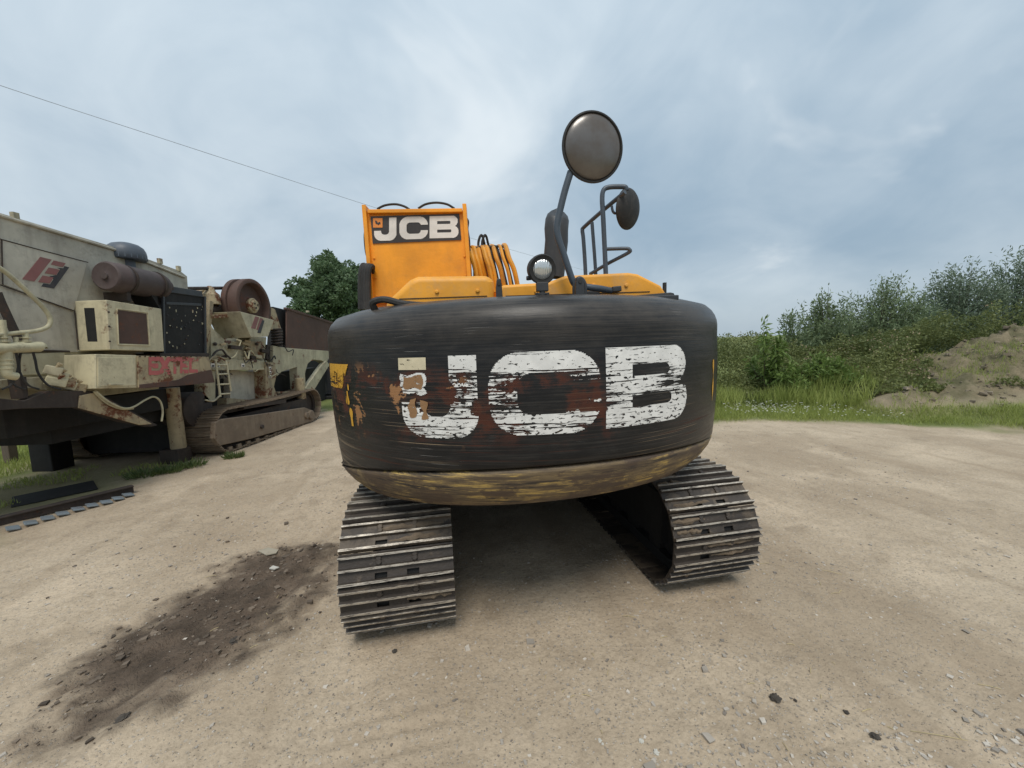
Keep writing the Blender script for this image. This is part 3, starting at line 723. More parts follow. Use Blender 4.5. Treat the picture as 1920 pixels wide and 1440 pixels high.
# the plate with the letters
p0, p1 = up_y(695, 405, CY - .006), up_y(864, 453, CY - .006)
q = [up_y(695, 406, CY - .005), up_y(861, 401, CY - .005), up_y(865, 450, CY - .005), up_y(699, 457, CY - .005)]
b_ = MB(); b_.prism(q, (0, -.004, 0)); pl = b_.build('name_plate', 'decal_dark', cab)
def cabmap(x, y):       # crop coordinates of the photograph, 1883 px for 340
    return up_y(660 + x * 340 / 1883, 360 + y * 260 / 1440, CY - .0125)
def shear(fn): return lambda x, y: fn(x, y)
for nm, fn, x0, x1 in (('letter_j', in_J, 226, 468), ('letter_c', in_C, 488, 792), ('letter_b', in_B, 801, 1110)):
    skin(nm, fn, x0, x1, 250, 510, 70, lambda x, y: cabmap(x, y - (x - 480) * .022), 'decal_white', pl)
ems = skin('emblem_square', lambda x, y: 219 <= x <= 318 and 268 <= y <= 366, 215, 325, 262, 370, 40, lambda x, y: cabmap(x, y + 3), 'orange_decal', pl)
for x0 in (245, 262, 279):
    skin('emblem_mark', lambda x, y, x0=x0: x0 <= x <= x0 + 16 and 296 + (x0 - 245) * .4 <= y <= 338 - abs(x0 - 262) * .5 and not (x0 + 5 < x and y < 318 and x0 == 262), x0 - 4, x0 + 20, 290, 345, 14, lambda x, y: cabmap(x + (y - 318) * .25, y + 3) + Vector((0, -.003, 0)), 'decal_dark', ems)

# hoses over the cab and along the boom
def hose(pts, r, mat='rubber', name='hydraulic_hose', n=8, parent=exc):
    b_ = MB(); b_.tube(catmull(pts, 8), r, n); return b_.build(name, mat, parent, True)
for pts in ([(707, 392), (722, 385), (742, 383), (758, 387), (768, 393)], [(784, 391), (798, 383), (818, 380), (838, 383), (852, 391)]):
    hose([up_y(u, v, -.45) for u, v in pts], .011)
hose([up_y(u, v, -.5) for u, v in ((872, 405), (878, 415), (877, 430), (880, 450), (881, 470))], .008)
hose([up_y(u, v, -.5) for u, v in ((685, 425), (683, 445), (686, 475), (692, 490))], .007)
for k, du in enumerate((0, 5, 10, 15)):
    hose([up_y(676 + du, 580, -.7), up_y(675 + du, 540, -.7), up_y(677 + du, 505, -.7), up_y(683 + du, 497 + k, -.66), up_y(690 + du * .5, 510, -.6)], .022 if k < 2 else .026, 'rubber')
# boom
bm_ = [up_y(u, v, .25) for u, v in ((882, 478), (925, 480))]
xb0, xb1 = bm_[0].x + .02, bm_[1].x + .03
boom = MB(); boom.prism([(xb0, .15, 2.15), (xb0, .0, 2.55), (xb0, .35, 2.85), (xb0, 1.6, 3.15), (xb0, 3.3, 2.95), (xb0, 4.6, 2.3), (xb0, 4.5, 2.05), (xb0, 3.2, 2.55), (xb0, 1.6, 2.65), (xb0, .6, 2.2)], (xb1 - xb0, 0, 0))
boom.build('boom', 'yellow', exc, bevel=.02)
for k, (ut, ub, vt) in enumerate(((882, 895, 470), (889, 904, 466), (897, 911, 467), (906, 922, 466), (913, 929, 465), (925, 944, 464), (938, 957, 463), (948, 970, 462))):
    yy = -.15 + .03 * (k % 3)
    hose([up_y(ub + 3, 548, yy), up_y((ut * .25 + ub * .75), 508, yy - .03), up_y((ut * .7 + ub * .3), 484, yy - .02), up_y(ut, vt, yy + .08), up_y(ut - 4, vt - 2, yy + .3)], .026 if k != 6 else .018, 'hose_yellow')
for (ut, ub, vt) in ((919, 936, 468), (943, 962, 470), (886, 897, 473), (901, 916, 470), (932, 951, 467), (910, 926, 474)):
    yy = -.05
    hose([up_y(ub + 2, 548, yy), up_y((ut + ub) / 2, 500, yy - .02), up_y(ut, vt, yy + .06), up_y(ut - 5, vt - 3, yy + .3)], .017)
for ua in (898, 905):
    hose([up_y(ua, 472, .1), up_y(ua - 1, 455, .1), up_y(ua + 3, 442, .1), up_y(ua + 7, 444, .12), up_y(ua + 12, 462, .16), up_y(ua + 20, 466, .2)], .014)
hose([up_y(u, v, -.02) for u, v in ((884, 468), (898, 464), (915, 463), (935, 462), (952, 464))], .014)

# exhaust stack with oval, slanting outlet
b_ = MB(); e0, e1 = up_y(1037, 520, -1.15), up_y(1049, 396, -1.15)
ax = (e1 - e0).normalized(); sx = Vector((0, -1, 0)).cross(ax).normalized()
ring = []
for tt, r_ in ((0, .092), (.55, .096), (.72, .099), (.86, .098), (.94, .085), (.985, .058), (1.0, .018)):
    ring.append((tt, r_))
vs, fs, n = [], [], 24
for tt, r_ in ring:
    c_ = e0.lerp(e1, tt)
    for k in range(n):
        a = 2 * PI * k / n; vs.append(c_ + sx * (r_ * math.cos(a) * 1.0 + (.012 if tt > .6 else 0)) + Vector((0, 1, 0)) * r_ * .8 * math.sin(a) + ax * (.03 * math.sin(a) if tt > .9 else 0))
for i in range(len(ring) - 1):
    fs += [(i * n + k, i * n + (k + 1) % n, (i + 1) * n + (k + 1) % n, (i + 1) * n + k) for k in range(n)]
fs.append(tuple((len(ring) - 1) * n + k for k in range(n)))
b_._add(vs, fs); b_.build('exhaust_stack', 'black_steel', exc, True)

# big round mirror on its bent arm
YM = -1.95
arm = [up_y(u, v, YM) for u, v in ((1150, 543), (1122, 541), (1092, 537), (1079, 533), (1072, 522), (1058, 480), (1047, 448), (1044, 428), (1047, 408), (1058, 362), (1070, 322))]
arm[0] += Vector((0, .05, 0))
b_ = MB(); b_.tube(catmull(arm, 5), .021, 12); marm = b_.build('mirror_arm', 'rail_black', exc, True)
b_ = MB(); p = up_y(1155, 543, YM + .05); b_.obox(p + Vector((-.03, 0, 0)), p + Vector((.03, 0, .004)), .05, .035); b_.build('arm_clamp', 'black_steel', marm, bevel=.006)
b_ = MB(); p = up_y(1087, 541, YM - .03)
b_.tube(catmull([p + Vector((-.034, 0, -.06)), p + Vector((-.030, 0, .03)), p + Vector((0, 0, .062)), p + Vector((.030, 0, .03)), p + Vector((.034, 0, -.06))], 6), .014, 8); b_.build('arm_bracket', 'black_steel', marm, True)
mc = up_y(1110, 278, YM)
def round_mirror(c_, axis_, r, name, rx=1.0):
    ob = empty(name, (0, 0, 0), 0, exc)
    bb = MB(); bb.lathe([(r * .10, -.075), (r * .55, -.06), (r * .90, -.03), (r * 1.0, -.008), (r * 1.035, .006), (r * 1.03, .018), (r * .985, .020), (r * .95, .010)], c_, axis_, 56)
    bb.build('mirror_housing', 'rubber', ob, True)
    bb = MB(); bb.lathe([(r * .955, .006)] + [(r * .955 * math.cos(q), .008 + .045 * math.sin(q)) for q in np.linspace(.1, 1.55, 10)], c_, axis_, 56)
    bb.build('mirror_glass', 'mirror', ob, True)
    return ob
ma = (Vector((.18, -1, -.12))).normalized()
round_mirror(mc, ma, .193, 'rear_mirror')
# second mirror, seen from its back, on the hand rail
YR = .55
mc2 = up_y(1178, 392, YR)
round_mirror(mc2, Vector((-.60, .78, .16)), .238, 'side_mirror')
# hand rail on the right
def down(p): return Vector((p.x + .01, p.y, 2.09))
def rail(pts, r=.027, n=5):
    b_ = MB(); b_.tube(catmull(pts, n) if len(pts) > 2 else pts, r, 10); b_.build('hand_rail', 'rail_black', exc, True)
ya, yb = .95, .35
rail([down(up_y(1098, 516, ya)), up_y(1098, 516, ya), up_y(1094, 450, ya), up_y(1092, 432, ya), up_y(1096, 425, ya - .03), up_y(1130, 395, (ya + yb) / 2), up_y(1172, 360, yb)])
rail([down(up_y(1117, 515, .75)), up_y(1117, 515, .75), up_y(1110, 417, .75)], .023)
rail([down(up_y(1136, 518, .5)), up_y(1136, 518, .5), up_y(1131, 410, .5), up_y(1129, 372, .5), up_y(1132, 356, .5), up_y(1142, 351, .5), up_y(1160, 350, .48), up_y(1172, 351, .46), up_y(1175, 357, .46)], .030)
rail([up_y(1137, 467, .5), up_y(1172, 466, .42), up_y(1180, 468, .40), up_y(1178, 474, .42), up_y(1140, 494, .6), up_y(1106, 514, .8)], .023)
rail([up_y(1147, 386, .5), up_y(1149, 396, .5), up_y(1154, 400, .5), up_y(1160, 396, .52), up_y(1168, 388, .55)], .016)
b_ = MB(); pz = up_y(1246, 548, -1.2); b_.box(pz.x - .012, pz.x + .012, -1.212, -1.188, pz.z - .25, up_y(1245, 530, -1.2).z); b_.build('hood_stop', 'rubber', exc)

# work lamp
YL = -2.12
lc = up_y(1016, 505, YL)
lamp = empty('work_lamp', (0, 0, 0), 0, exc)
la = Vector((.22, -1, -.20))
b_ = MB(); b_.lathe([(.03, -.10), (.055, -.085), (.076, -.05), (.084, -.01), (.086, .012), (.080, .018), (.066, .012)], lc, la, 36); b_.build('lamp_housing', 'rubber', lamp, True)
b_ = MB(); b_.lathe([(.060, .006), (.054, .016), (.035, .024), (.002, .027)], lc, la, 36); b_.build('lamp_lens', 'lens', lamp, True)
b_ = MB(); b_.box(lc.x - .035, lc.x + .035, YL - .012, YL + .03, lc.z - .125, lc.z - .075); b_.lathe([(.018, 0), (.018, .03)], (lc.x, YL + .01, lc.z - .15), (0, 0, 1), 12)
for sx_ in (-1, 1): b_.box(lc.x + sx_ * .033 - .007, lc.x + sx_ * .033 + .007, YL - .005, YL + .03, 2.16, lc.z - .135)
b_.box(lc.x - .04, lc.x + .04, YL - .005, YL + .03, lc.z - .147, lc.z - .133)
b_.build('lamp_bracket', 'black_steel', lamp, bevel=.003)
b_ = MB(); b_.lathe([(.012, 0), (.014, .02), (.012, .03)], lc + Vector((-.060, .02, -.045)), (-1, 0, 0), 10); b_.build('lamp_bolt', 'black_steel', lamp)

# crawler tracks: every shoe a piece of its own
GAUGE, SHOE, PITCHL = 2.31, .70, .19
zc, rt = .445, .415
yr, yf = -1.545, 2.05
def shoe_mesh(mud=()):
    b_ = MB(); hw = SHOE / 2; y0, y1 = -.092, .092
    # plate pieces, leaving two windows at the rear edge
    segs = [(-hw, -.135, False), (-.135, -.060, True), (-.060, .060, False), (.060, .135, True), (.135, hw, False)]
    for a, c, win_ in segs:
        b_.box(a, c, y0 if not win_ else y0 + .058, y1, -.010, .004)
    for yy, w_ in ((-.080, .017), (.0, .015), (.074, .015)):
        b_.prism([(-hw, yy - w_ * .75, .003), (-hw, yy + w_ * .75, .003), (-hw, yy + w_ * .42, .031), (-hw, yy - w_ * .42, .031)], (SHOE, 0, 0))
    for bx in (-.11, .11):
        for by in (.028, .052):
            b_.lathe([(.019, .003), (.019, .015), (.013, .019)], (bx, by, 0), (0, 0, 1), 6)
    nclean = len(b_.f)
    for yy, xa, xb in mud:
        n_ = 13; pts = [(xa + (xb - xa) * i / (n_ - 1), yy + random.uniform(-.008, .008), random.uniform(-.004, .004)) for i in range(n_)]
        b_.tube(pts, [max(.004, random.uniform(.010, .027) * math.sin(PI * (i + .6) / n_) ** .5) for i in range(n_)], 7)
    me = bpy.data.meshes.new('track_shoe'); me.from_pydata(b_.v, [], b_.f); me.update(); me.materials.append(MAT['shoe']); me.materials.append(MAT['mud'])
    me.polygons.foreach_set('material_index', [0 if i < nclean else 1 for i in range(len(b_.f))])
    return me
def track_path(d, yr, yf, zc, rt):
    """position and outward angle along the loop"""
    Ls, La = yf - yr, PI * rt
    tot = 2 * Ls + 2 * La; d = d % tot
    if d < Ls: return (yr + d, zc + rt - .03 * math.sin(PI * d / Ls), PI / 2)
    d -= Ls
    if d < La: a = PI / 2 - d / rt; return (yf + rt * math.cos(a), zc + rt * math.sin(a), a)
    d -= La
    if d < Ls: return (yf - d, zc - rt, -PI / 2)
    d -= Ls
    a = -PI / 2 - d / rt; return (yr + rt * math.cos(a), zc + rt * math.sin(a), a)
def add_track(parent, xc, shoe_me, yr, yf, zc, rt, pitch, chain_mat, frame_mat, rotz=0.0, wd=.2, label=None, visible_only=None):
    b_ = MB()
    b_.box(xc - wd * .8, xc + wd * .8, yr + .05, yf - .05, zc - rt * .55, zc + rt * .5)
    for yy in (yr, yf): b_.lathe([(rt - .12, -wd * .5), (rt - .10, -wd * .45), (rt - .10, wd * .45), (rt - .12, wd * .5)], (xc, yy, zc), (1, 0, 0), 32)
    nroll = int((yf - yr) / .42)
    for k in range(nroll + 1):
        b_.lathe([(.095, -wd * .7), (.095, wd * .7)], (xc, yr + (yf - yr) * (k + .5) / (nroll + 1), zc - rt + .15), (1, 0, 0), 16)
    tr = b_.build('track', frame_mat, parent)
    tr.rotation_euler = (0, 0, rotz)
    if label: tr['label'] = label
    ch = MB(); Ltot = 2 * (yf - yr) + 2 * PI * rt; nn = 120
    for sx_ in (-1, 1):
        ring_o = [track_path(Ltot * k / nn, yr, yf, zc, rt - .015) for k in range(nn)]
        vs, fs = [], []
        for (yy, z_, a) in ring_o:
            for off_, xx in ((0, -.05), (0, .05), (-.09, .05), (-.09, -.05)):
                vs.append((xc + sx_ * .10 + xx, yy + off_ * math.cos(a), z_ + off_ * math.sin(a)))
        for k in range(nn):
            for j in range(4):
                fs.append((k * 4 + j, k * 4 + (j + 1) % 4, ((k + 1) % nn) * 4 + (j + 1) % 4, ((k + 1) % nn) * 4 + j))
        ch._add(vs, fs)
    ch.build('chain', chain_mat, tr)
    nsh = round(Ltot / pitch)
    for k in range(nsh):
        yy, z_, a = track_path(Ltot * (k + .35) / nsh, yr, yf, zc, rt)
        so = bpy.data.objects.new('track_shoe', shoe_me if not isinstance(shoe_me, list) else shoe_me[(k * 7 + int(abs(xc) * 10) + k // 3) % 5]); C.objects.link(so); so.parent = tr
        so.location = (xc, yy, z_)
        so.rotation_euler = (a - PI / 2, 0, 0)
    return tr
MAT['mud'] = worn_paint('dried_mud', (.16, .12, .082), rust=0, dirt=.5, rough=.95, dirtcol=(.09, .065, .045), sc_=6)
smesh = [shoe_mesh(), shoe_mesh(((-.04, -.30, .02),)), shoe_mesh(((.036, -.10, .30), (-.04, -.05, .28))), shoe_mesh(((-.04, .05, .33),)), shoe_mesh(((.036, -.34, -.05), (-.04, -.32, -.12)))]
for xc in (-GAUGE / 2 - .012, GAUGE / 2 - .065):
    add_track(exc, xc, smesh, yr, yf, zc, rt, PITCHL, 'engine_dark', 'engine_dark', TRK)
b_ = MB(); b_.box(-.85, .85, -.55, .75, .42, .72); b_.box(-.95, .95, .95, 1.4, .35, .62)
uc = b_.build('undercarriage_frame', 'rust_dark', exc, bevel=.03); uc.rotation_euler = (0, 0, TRK)


# ------------------------------------------------------------------ CRUSHER on the left
CO = Vector((-7.2, 8.6, 0))
cru = empty('rock_crusher', CO)
tag(cru, 'rusty cream tracked rock crusher with EXTEC lettering standing on the left', 'rock crusher')
XS, XB = -6.05, -5.60          # hopper sheet and the cabinets in front of it
def plate(name, pts, X, th, mat, parent=cru, bevel=.006, smooth=False):
    b_ = MB(); b_.prism([at_x(u, v, X) for u, v in pts], (-th, 0, 0)); return b_.build(name, mat, parent, off=CO, bevel=bevel)
def cpipe(name, pts, X, r, mat, n=10, parent=cru, dense=8):
    b_ = MB(); P = [at_x(u, v, X) for u, v in pts]
    b_.tube(catmull(P, dense) if len(P) > 2 else P, r, n); return b_.build(name, mat, parent, True, off=CO)
def cbox(name, x0, x1, y0, y1, z0, z1, mat, parent=cru, bevel=.01):
    b_ = MB(); b_.box(x0, x1, y0, y1, z0, z1); return b_.build(name, mat, parent, off=CO, bevel=bevel)

hop = plate('hopper_body', [(-330, 298), (0, 399), (110, 432), (215, 463), (300, 494), (338, 508), (351, 518), (353, 547), (300, 560), (292, 664), (130, 660), (-330, 655)], XS, 2.3, 'cream_clean')
plate('side_panel', [(3, 449), (164, 493), (139, 583), (5, 533)], XS + .02, .018, 'cream_clean', hop, .004)
b_ = MB(); P = [at_x(u, v, XS + .012) for u, v in ((-330, 312), (0, 404), (215, 468), (346, 520))]
b_.tube(P, .022, 8); b_.build('rim', 'cream_clean', hop, True, off=CO)
# the emblem on the panel
def crop1(pts): return [(x * .2083, 380 + y * .2083) for x, y in pts]
plate('emblem_bar', crop1([(365, 488), (466, 512), (310, 710), (203, 688)]), XS + .026, .006, 'logo_red', hop, 0)
for pts in ([(487, 520), (592, 545), (566, 580), (462, 556)], [(442, 583), (537, 603), (508, 650), (405, 636)], [(387, 655), (482, 674), (448, 727), (346, 714)]):
    plate('emblem_bar', crop1(pts), XS + .026, .006, 'logo_red', hop, 0)
plate('emblem_hook', crop1([(582, 571), (624, 582), (487, 773), (374, 754), (394, 726), (452, 736), (484, 690), (448, 662), (512, 652), (545, 600), (514, 586), (572, 590)]), XS + .024, .005, 'logo_black', hop, 0)
for u, v in ((28, 403), (228, 462), (300, 488), (335, 502)):
    p = at_x(u, v, XS); b_ = MB(); b_.box(p.x - .03, p.x + .02, p.y - .03, p.y + .03, p.z - .06, p.z + .03); b_.build('lug', 'cream', hop, off=CO)

# air cleaner and its dome
c0 = at_x(197, 517, -5.78); dr = MB()
dr.lathe([(.02, -.02), (.045, -.02), (.05, .0), (.10, .012), (.185, .0), (.20, .01), (.212, .03), (.212, .17), (.22, .18), (.22, .21), (.212, .22), (.21, .84), (.19, .90), (.13, .93), (.13, 1.0)], c0, (-.02, 1, -.02), 40)
ac = dr.build('air_cleaner', 'air_red', cru, True, off=CO)
for dy in (.25, .75):
    b_ = MB(); b_.lathe([(.216, 0), (.218, .005), (.218, .035), (.216, .04)], c0 + Vector((0, dy, -.02 * dy)), (-.02, 1, -.02), 40); b_.build('strap', 'rust_dark', ac, True, off=CO)
p = at_x(197, 517, -5.78)
for dy in (.2, .7):
    b_ = MB(); b_.box(-6.05, -5.70, p.y + dy, p.y + dy + .06, p.z - .34, p.z - .20); b_.build('cradle', 'rust_dark', ac, off=CO)
d0 = at_x(238, 489, -6.1); b_ = MB()
b_.lathe([(.10, -.16), (.10, .0), (.235, .005), (.248, .02), (.250, .10), (.242, .15), (.218, .205), (.165, .25), (.09, .275), (.01, .28)], d0, (0, 0, 1), 44)
dome = b_.build('pre_cleaner_dome', 'dome', cru, True, off=CO)
for k in range(22):
    a = 2 * PI * k / 22; q_ = d0 + Vector((.250 * math.cos(a), .250 * math.sin(a), .02)); b_ = MB()
    b_.obox(q_, q_ + Vector((-.012 * math.cos(a), -.012 * math.sin(a), .10)), .012, .012, (math.cos(a), math.sin(a), .1)); b_.build('rib', 'dome', dome, off=CO)

# projecting box with a slot in front and a mesh window on its side
f0 = at_x(200, 562, XB); f1 = at_x(207, 656, XB)
bx = plate('control_box', [(199, 562), (303, 579), (308, 659), (206, 656)], XB, .46, 'cream_box', bevel=.012)
plate('mesh_window', [(221, 581), (275, 588), (279, 646), (224, 644)], XB + .004, .02, 'rust', bx, .004)
for e0, e1 in (((219, 579), (277, 586)), ((277, 586), (281, 648)), ((281, 648), (222, 646)), ((222, 646), (219, 579))):
    b_ = MB(); b_.obox(at_x(*e0, XB + .003), at_x(*e1, XB + .003), .012, .02, (1, 0, 0)); b_.build('window_trim', 'cream_box', bx, off=CO, bevel=.003)
def on_front(u, v, out=.008):
    e = ray(u, v); k_ = (f1.y - f0.y) / (f1.z - f0.z)
    q_ = (f0.y - out + (CAM_H - f0.z) * k_) / (e.y - e.z * k_); return Vector((0, 0, CAM_H)) + e * q_
b_ = MB(); b_.prism([on_front(u, v) for u, v in ((157, 577), (177, 577), (183, 641), (164, 641))], (0, .02, 0)); b_.build('slot', 'engine_dark', bx, off=CO, bevel=.004)
for u, v in ((203, 585), (204, 612), (205, 640)):
    p = at_x(u, v, XB + .004); b_ = MB(); b_.lathe([(.012, 0), (.012, .012), (.006, .018)], p, (1, 0, 0), 8); b_.build('bolt', 'rust_dark', bx, off=CO)

# lower cabinet with its door, and the lettered skirt
cabn = plate('lower_cabinet', [(179, 664), (257, 666), (257, 727), (179, 729)], XB, .50, 'cream_box', bevel=.01)
plate('door', [(184, 670), (254, 671), (254, 723), (184, 725)], XB + .012, .012, 'cream_box', cabn, .004)
b_ = MB(); b_.obox(at_x(206, 721, XB + .04), at_x(230, 721, XB + .04), .03, .02); b_.build('handle', 'cream', cabn, off=CO, bevel=.005)
cbox('lower_body', -8.3, XS - .02, 3.2, 6.6, 1.40, 2.12, 'cream')
plate('access_hatch', [(40, 664), (122, 660), (124, 700), (42, 704)], XS + .02, .02, 'cream', bevel=.008)
plate('gutter', [(-60, 716), (95, 706), (176, 728), (176, 733), (95, 733), (60, 728), (-60, 728)], -5.9, .3, 'cream')
skirt = plate('lettered_skirt', [(258, 667), (391, 669), (402, 716), (330, 722), (260, 727)], XB + .02, .07, 'cream_rusty', bevel=.006)
plate('rust_strip', [(262, 721), (300, 717), (335, 712), (352, 703), (396, 693), (403, 717), (330, 724), (262, 728.5)], XB + .028, .02, 'rust', skirt, .003)
def stroke(segs, wd):
    def f(x, y):
        for x0, y0, x1, y1 in segs:
            dx_, dy_ = x1 - x0, y1 - y0; q_ = max(0, min(1, ((x - x0) * dx_ + (y - y0) * dy_) / (dx_ * dx_ + dy_ * dy_)))
            ex, ey = abs(x - x0 - q_ * dx_), abs(y - y0 - q_ * dy_)
            if max(ex, ey) < wd: return True
        return False
    return f
LET = {'e': [(.16, .12, .16, .88), (.16, .12, .84, .12), (.16, .5, .76, .5), (.16, .88, .84, .88)], 'x': [(.16, .1, .84, .9), (.84, .1, .16, .9)],
       't': [(.12, .12, .88, .12), (.5, .12, .5, .88)], 'c': [(.84, .12, .2, .12), (.16, .16, .16, .84), (.2, .88, .84, .88)]}
m, t, b, o = new_mat('flaking_red_lettering')
co = t.coord(); t.put(b.inputs['Base Color'], t.mix(t.noise(co, 12, 5, .6), (.36, .06, .065), (.52, .16, .14))); b.inputs['Roughness'].default_value = .6
gone = t.math('GREATER_THAN', t.math('ADD', t.math('MULTIPLY', t.noise(co, 6, 6, .65), .6), t.math('MULTIPLY', t.noise(co, 22, 4, .6), .4)), .555)
tr = t.new('ShaderNodeBsdfTransparent'); mx = t.new('ShaderNodeMixShader'); t.put(mx.inputs[0], gone); t.l.new(b.outputs[0], mx.inputs[1]); t.l.new(tr.outputs[0], mx.inputs[2]); t.l.new(mx.outputs[0], o.inputs[0])
MAT['flake_red'] = m
for ch, ua, ub, va, vb in (('e', 278, 299, 669, 703), ('x', 298, 320, 669, 702), ('t', 318, 338, 670, 701), ('e', 337, 354, 670, 700), ('c', 354, 372, 671, 699)):
    st_ = stroke(LET[ch], .125)
    skin('letter_' + ch, st_, 0, 1, 0, 1, 30, lambda x, y, ua=ua, ub=ub, va=va, vb=vb: at_x(ua + (ub - ua) * x, va + (vb - va) * y, XB + .024) - CO, 'flake_red', skirt)

# engine bay
eng = plate('engine_bay', [(279, 545), (386, 556), (386, 664), (309, 664), (303, 585)], XB - .10, .8, 'engine_dark')
plate('bay_frame', [(277, 530), (379, 546), (381, 557), (280, 543)], XB - .08, .3, 'black_steel')
for ua in (306, 384):
    b_ = MB(); b_.obox(at_x(ua, 556, XB - .08), at_x(ua + 1, 664, XB - .08), .03, .03, (1, 0, 0)); b_.build('bay_post', 'black_steel', eng, off=CO)
for k in range(16):
    u, v = random.uniform(310, 378), random.uniform(575, 655); p = at_x(u, v, XB - .095); b_ = MB()
    b_.lathe([(.006, 0), (.012, .012), (.004, .02)], p, (1, random.uniform(-.6, .6), random.uniform(-.6, .6)), 7); b_.build('fitting', random.choice(['cream', 'black_steel', 'rust_dark']), eng, off=CO)
for k in range(22):
    u, v = random.uniform(312, 380), random.uniform(572, 655); w_, h_ = random.uniform(.4, 1.6), random.uniform(.6, 3.2)
    plate('paint_fleck', [(u - w_, v - h_), (u + w_ * .6, v - h_ * .7), (u + w_, v + h_ * .5), (u - w_ * .3, v + h_)], XB - .097, .006, random.choice(['cream', 'pipe_cream', 'black_steel']), eng, 0)
plate('radiator_frame', [(312, 566), (378, 569), (378, 574), (312, 571)], XB - .09, .03, 'black_steel', eng, .004)
plate('bay_sill', [(300, 662), (392, 662), (392, 669), (300, 668)], XB - .05, .4, 'rust_dark')

# pipework at the left edge of the picture
cpipe('feed_pipe', [(-60, 466), (0, 503), (30, 527), (62, 557), (84, 580), (94, 598), (90, 612), (70, 620), (35, 624), (0, 627), (-60, 632)], -5.62, .024, 'pipe_cream', 12)
man = cpipe('manifold', [(-120, 660), (20, 652), (70, 650), (76, 651)], -5.62, .062, 'pipe_cream', 14)
cpipe('riser', [(8, 650), (7, 625), (4, 600)], -5.62, .028, 'pipe_cream', 10, man)
cpipe('riser', [(48, 650), (48, 622)], -5.62, .024, 'pipe_cream', 10, man)
cpipe('riser', [(30, 650), (30, 632)], -5.62, .020, 'pipe_cream', 10, man)
for v_ in (634, 641): 
    for u_ in (8, 48):
        p = at_x(u_, v_, -5.62); b_ = MB(); b_.lathe([(.045, 0), (.045, .014)], p, (0, 0, 1), 12); b_.build('flange', 'pipe_cream', man, off=CO)
cpipe('elbow', [(12, 652), (12, 676), (12, 695), (16, 703), (30, 706)], -5.62, .045, 'pipe_cream', 12, man)
for v_ in (676, 684, 692):
    p = at_x(12, v_, -5.62); b_ = MB(); b_.lathe([(.055, 0), (.055, .018)], p, (0, 0, 1), 14); b_.build('flange', 'pipe_cream', man, off=CO)
for sm in (((-330, 352), (0, 448), (165, 492)), ((0, 534), (140, 583)), ((140, 583), (147, 656)), ((3, 449), (5, 533))):
    cpipe('seam', sm, XS + .022, .007, 'rust_dark', 6, hop)
cpipe('seam', ((-200, 660), (40, 657), (130, 659)), XS + .02, .014, 'rust_dark', 6, hop)
cpipe('lever', [(-6, 548), (4, 572), (36, 640)], -5.9, .04, 'rust_dark', 8)
plate('strut', [(36, 706), (50, 706), (54, 745), (44, 748)], -5.75, .15, 'rust_dark')
for k, (u, v) in enumerate(((100, 695), (108, 706), (117, 716), (127, 722), (104, 716), (138, 726))):
    p = at_x(u, v, -5.80); b_ = MB(); w_ = .05 + .02 * (k % 3)
    b_.obox(p + Vector((-.05, -w_, .03)), p + Vector((.06, w_, -.03)), .09, .11); b_.build('valve_block', ('cream', 'pipe_cream', 'cream_rusty')[k % 3], cru, off=CO, bevel=.012)
    b_ = MB(); b_.lathe([(.018, 0), (.018, .05), (.026, .05), (.026, .075)], p + Vector((.04, 0, .03)), (.6, .3, .8), 10); b_.build('valve_stem', 'cream_rusty', cru, off=CO)

# belly, chute and chassis underneath
plate('chute', [(-80, 738), (45, 752), (92, 733), (178, 733), (296, 797), (285, 800), (232, 790), (150, 764), (46, 766), (-80, 775)], -5.72, .12, 'rust_dark')
plate('chute_side', [(150, 742), (180, 736), (286, 795), (262, 797), (148, 765)], -5.70, .02, 'cream_rusty')
cpipe('hose', [(180, 734), (203, 753), (230, 765), (250, 763), (272, 750), (288, 744), (300, 752), (305, 770), (303, 790)], -5.66, .014, 'pipe_cream', 8)
cpipe('hose', [(176, 734), (200, 756), (228, 767), (250, 766)], -5.68, .012, 'pipe_cream', 8)
cbox('chassis', -8.2, -6.35, 5.2, 12.5, .80, 1.42, 'engine_dark')  # oily black, kept this dark for the shade under the machine
cbox('shade_block', -8.25, -6.45, 7.3, 11.5, .12, .82, 'engine_dark')  # dark block added to close the view and keep the underside black
cbox('belly', -8.25, -6.15, 4.6, 6.9, 1.02, 1.38, 'engine_dark')  # same near-black colour, carrying the shade underneath
b_ = MB(); b_.lathe([(.118, .25), (.118, 1.38)], (-6.16, 6.93, 0), (0, 0, 1), 20); lg = b_.build('leg', 'cream_rusty', cru, True, off=CO)
cbox('foot', -6.38, -6.04, 6.76, 7.06, -.01, .27, 'rust_dark', lg)
lg = cbox('leg', -8.50, -8.12, 6.60, 6.95, -.01, 1.1, 'engine_dark', bevel=.02)
b_ = MB(); b_.lathe([(.30, -.25), (.34, -.23), (.34, .23), (.30, .25)], at_x(350, 768, -6.25), (1, 0, 0), 30); b_.build('drum', 'rust_dark', cru, True, off=CO)

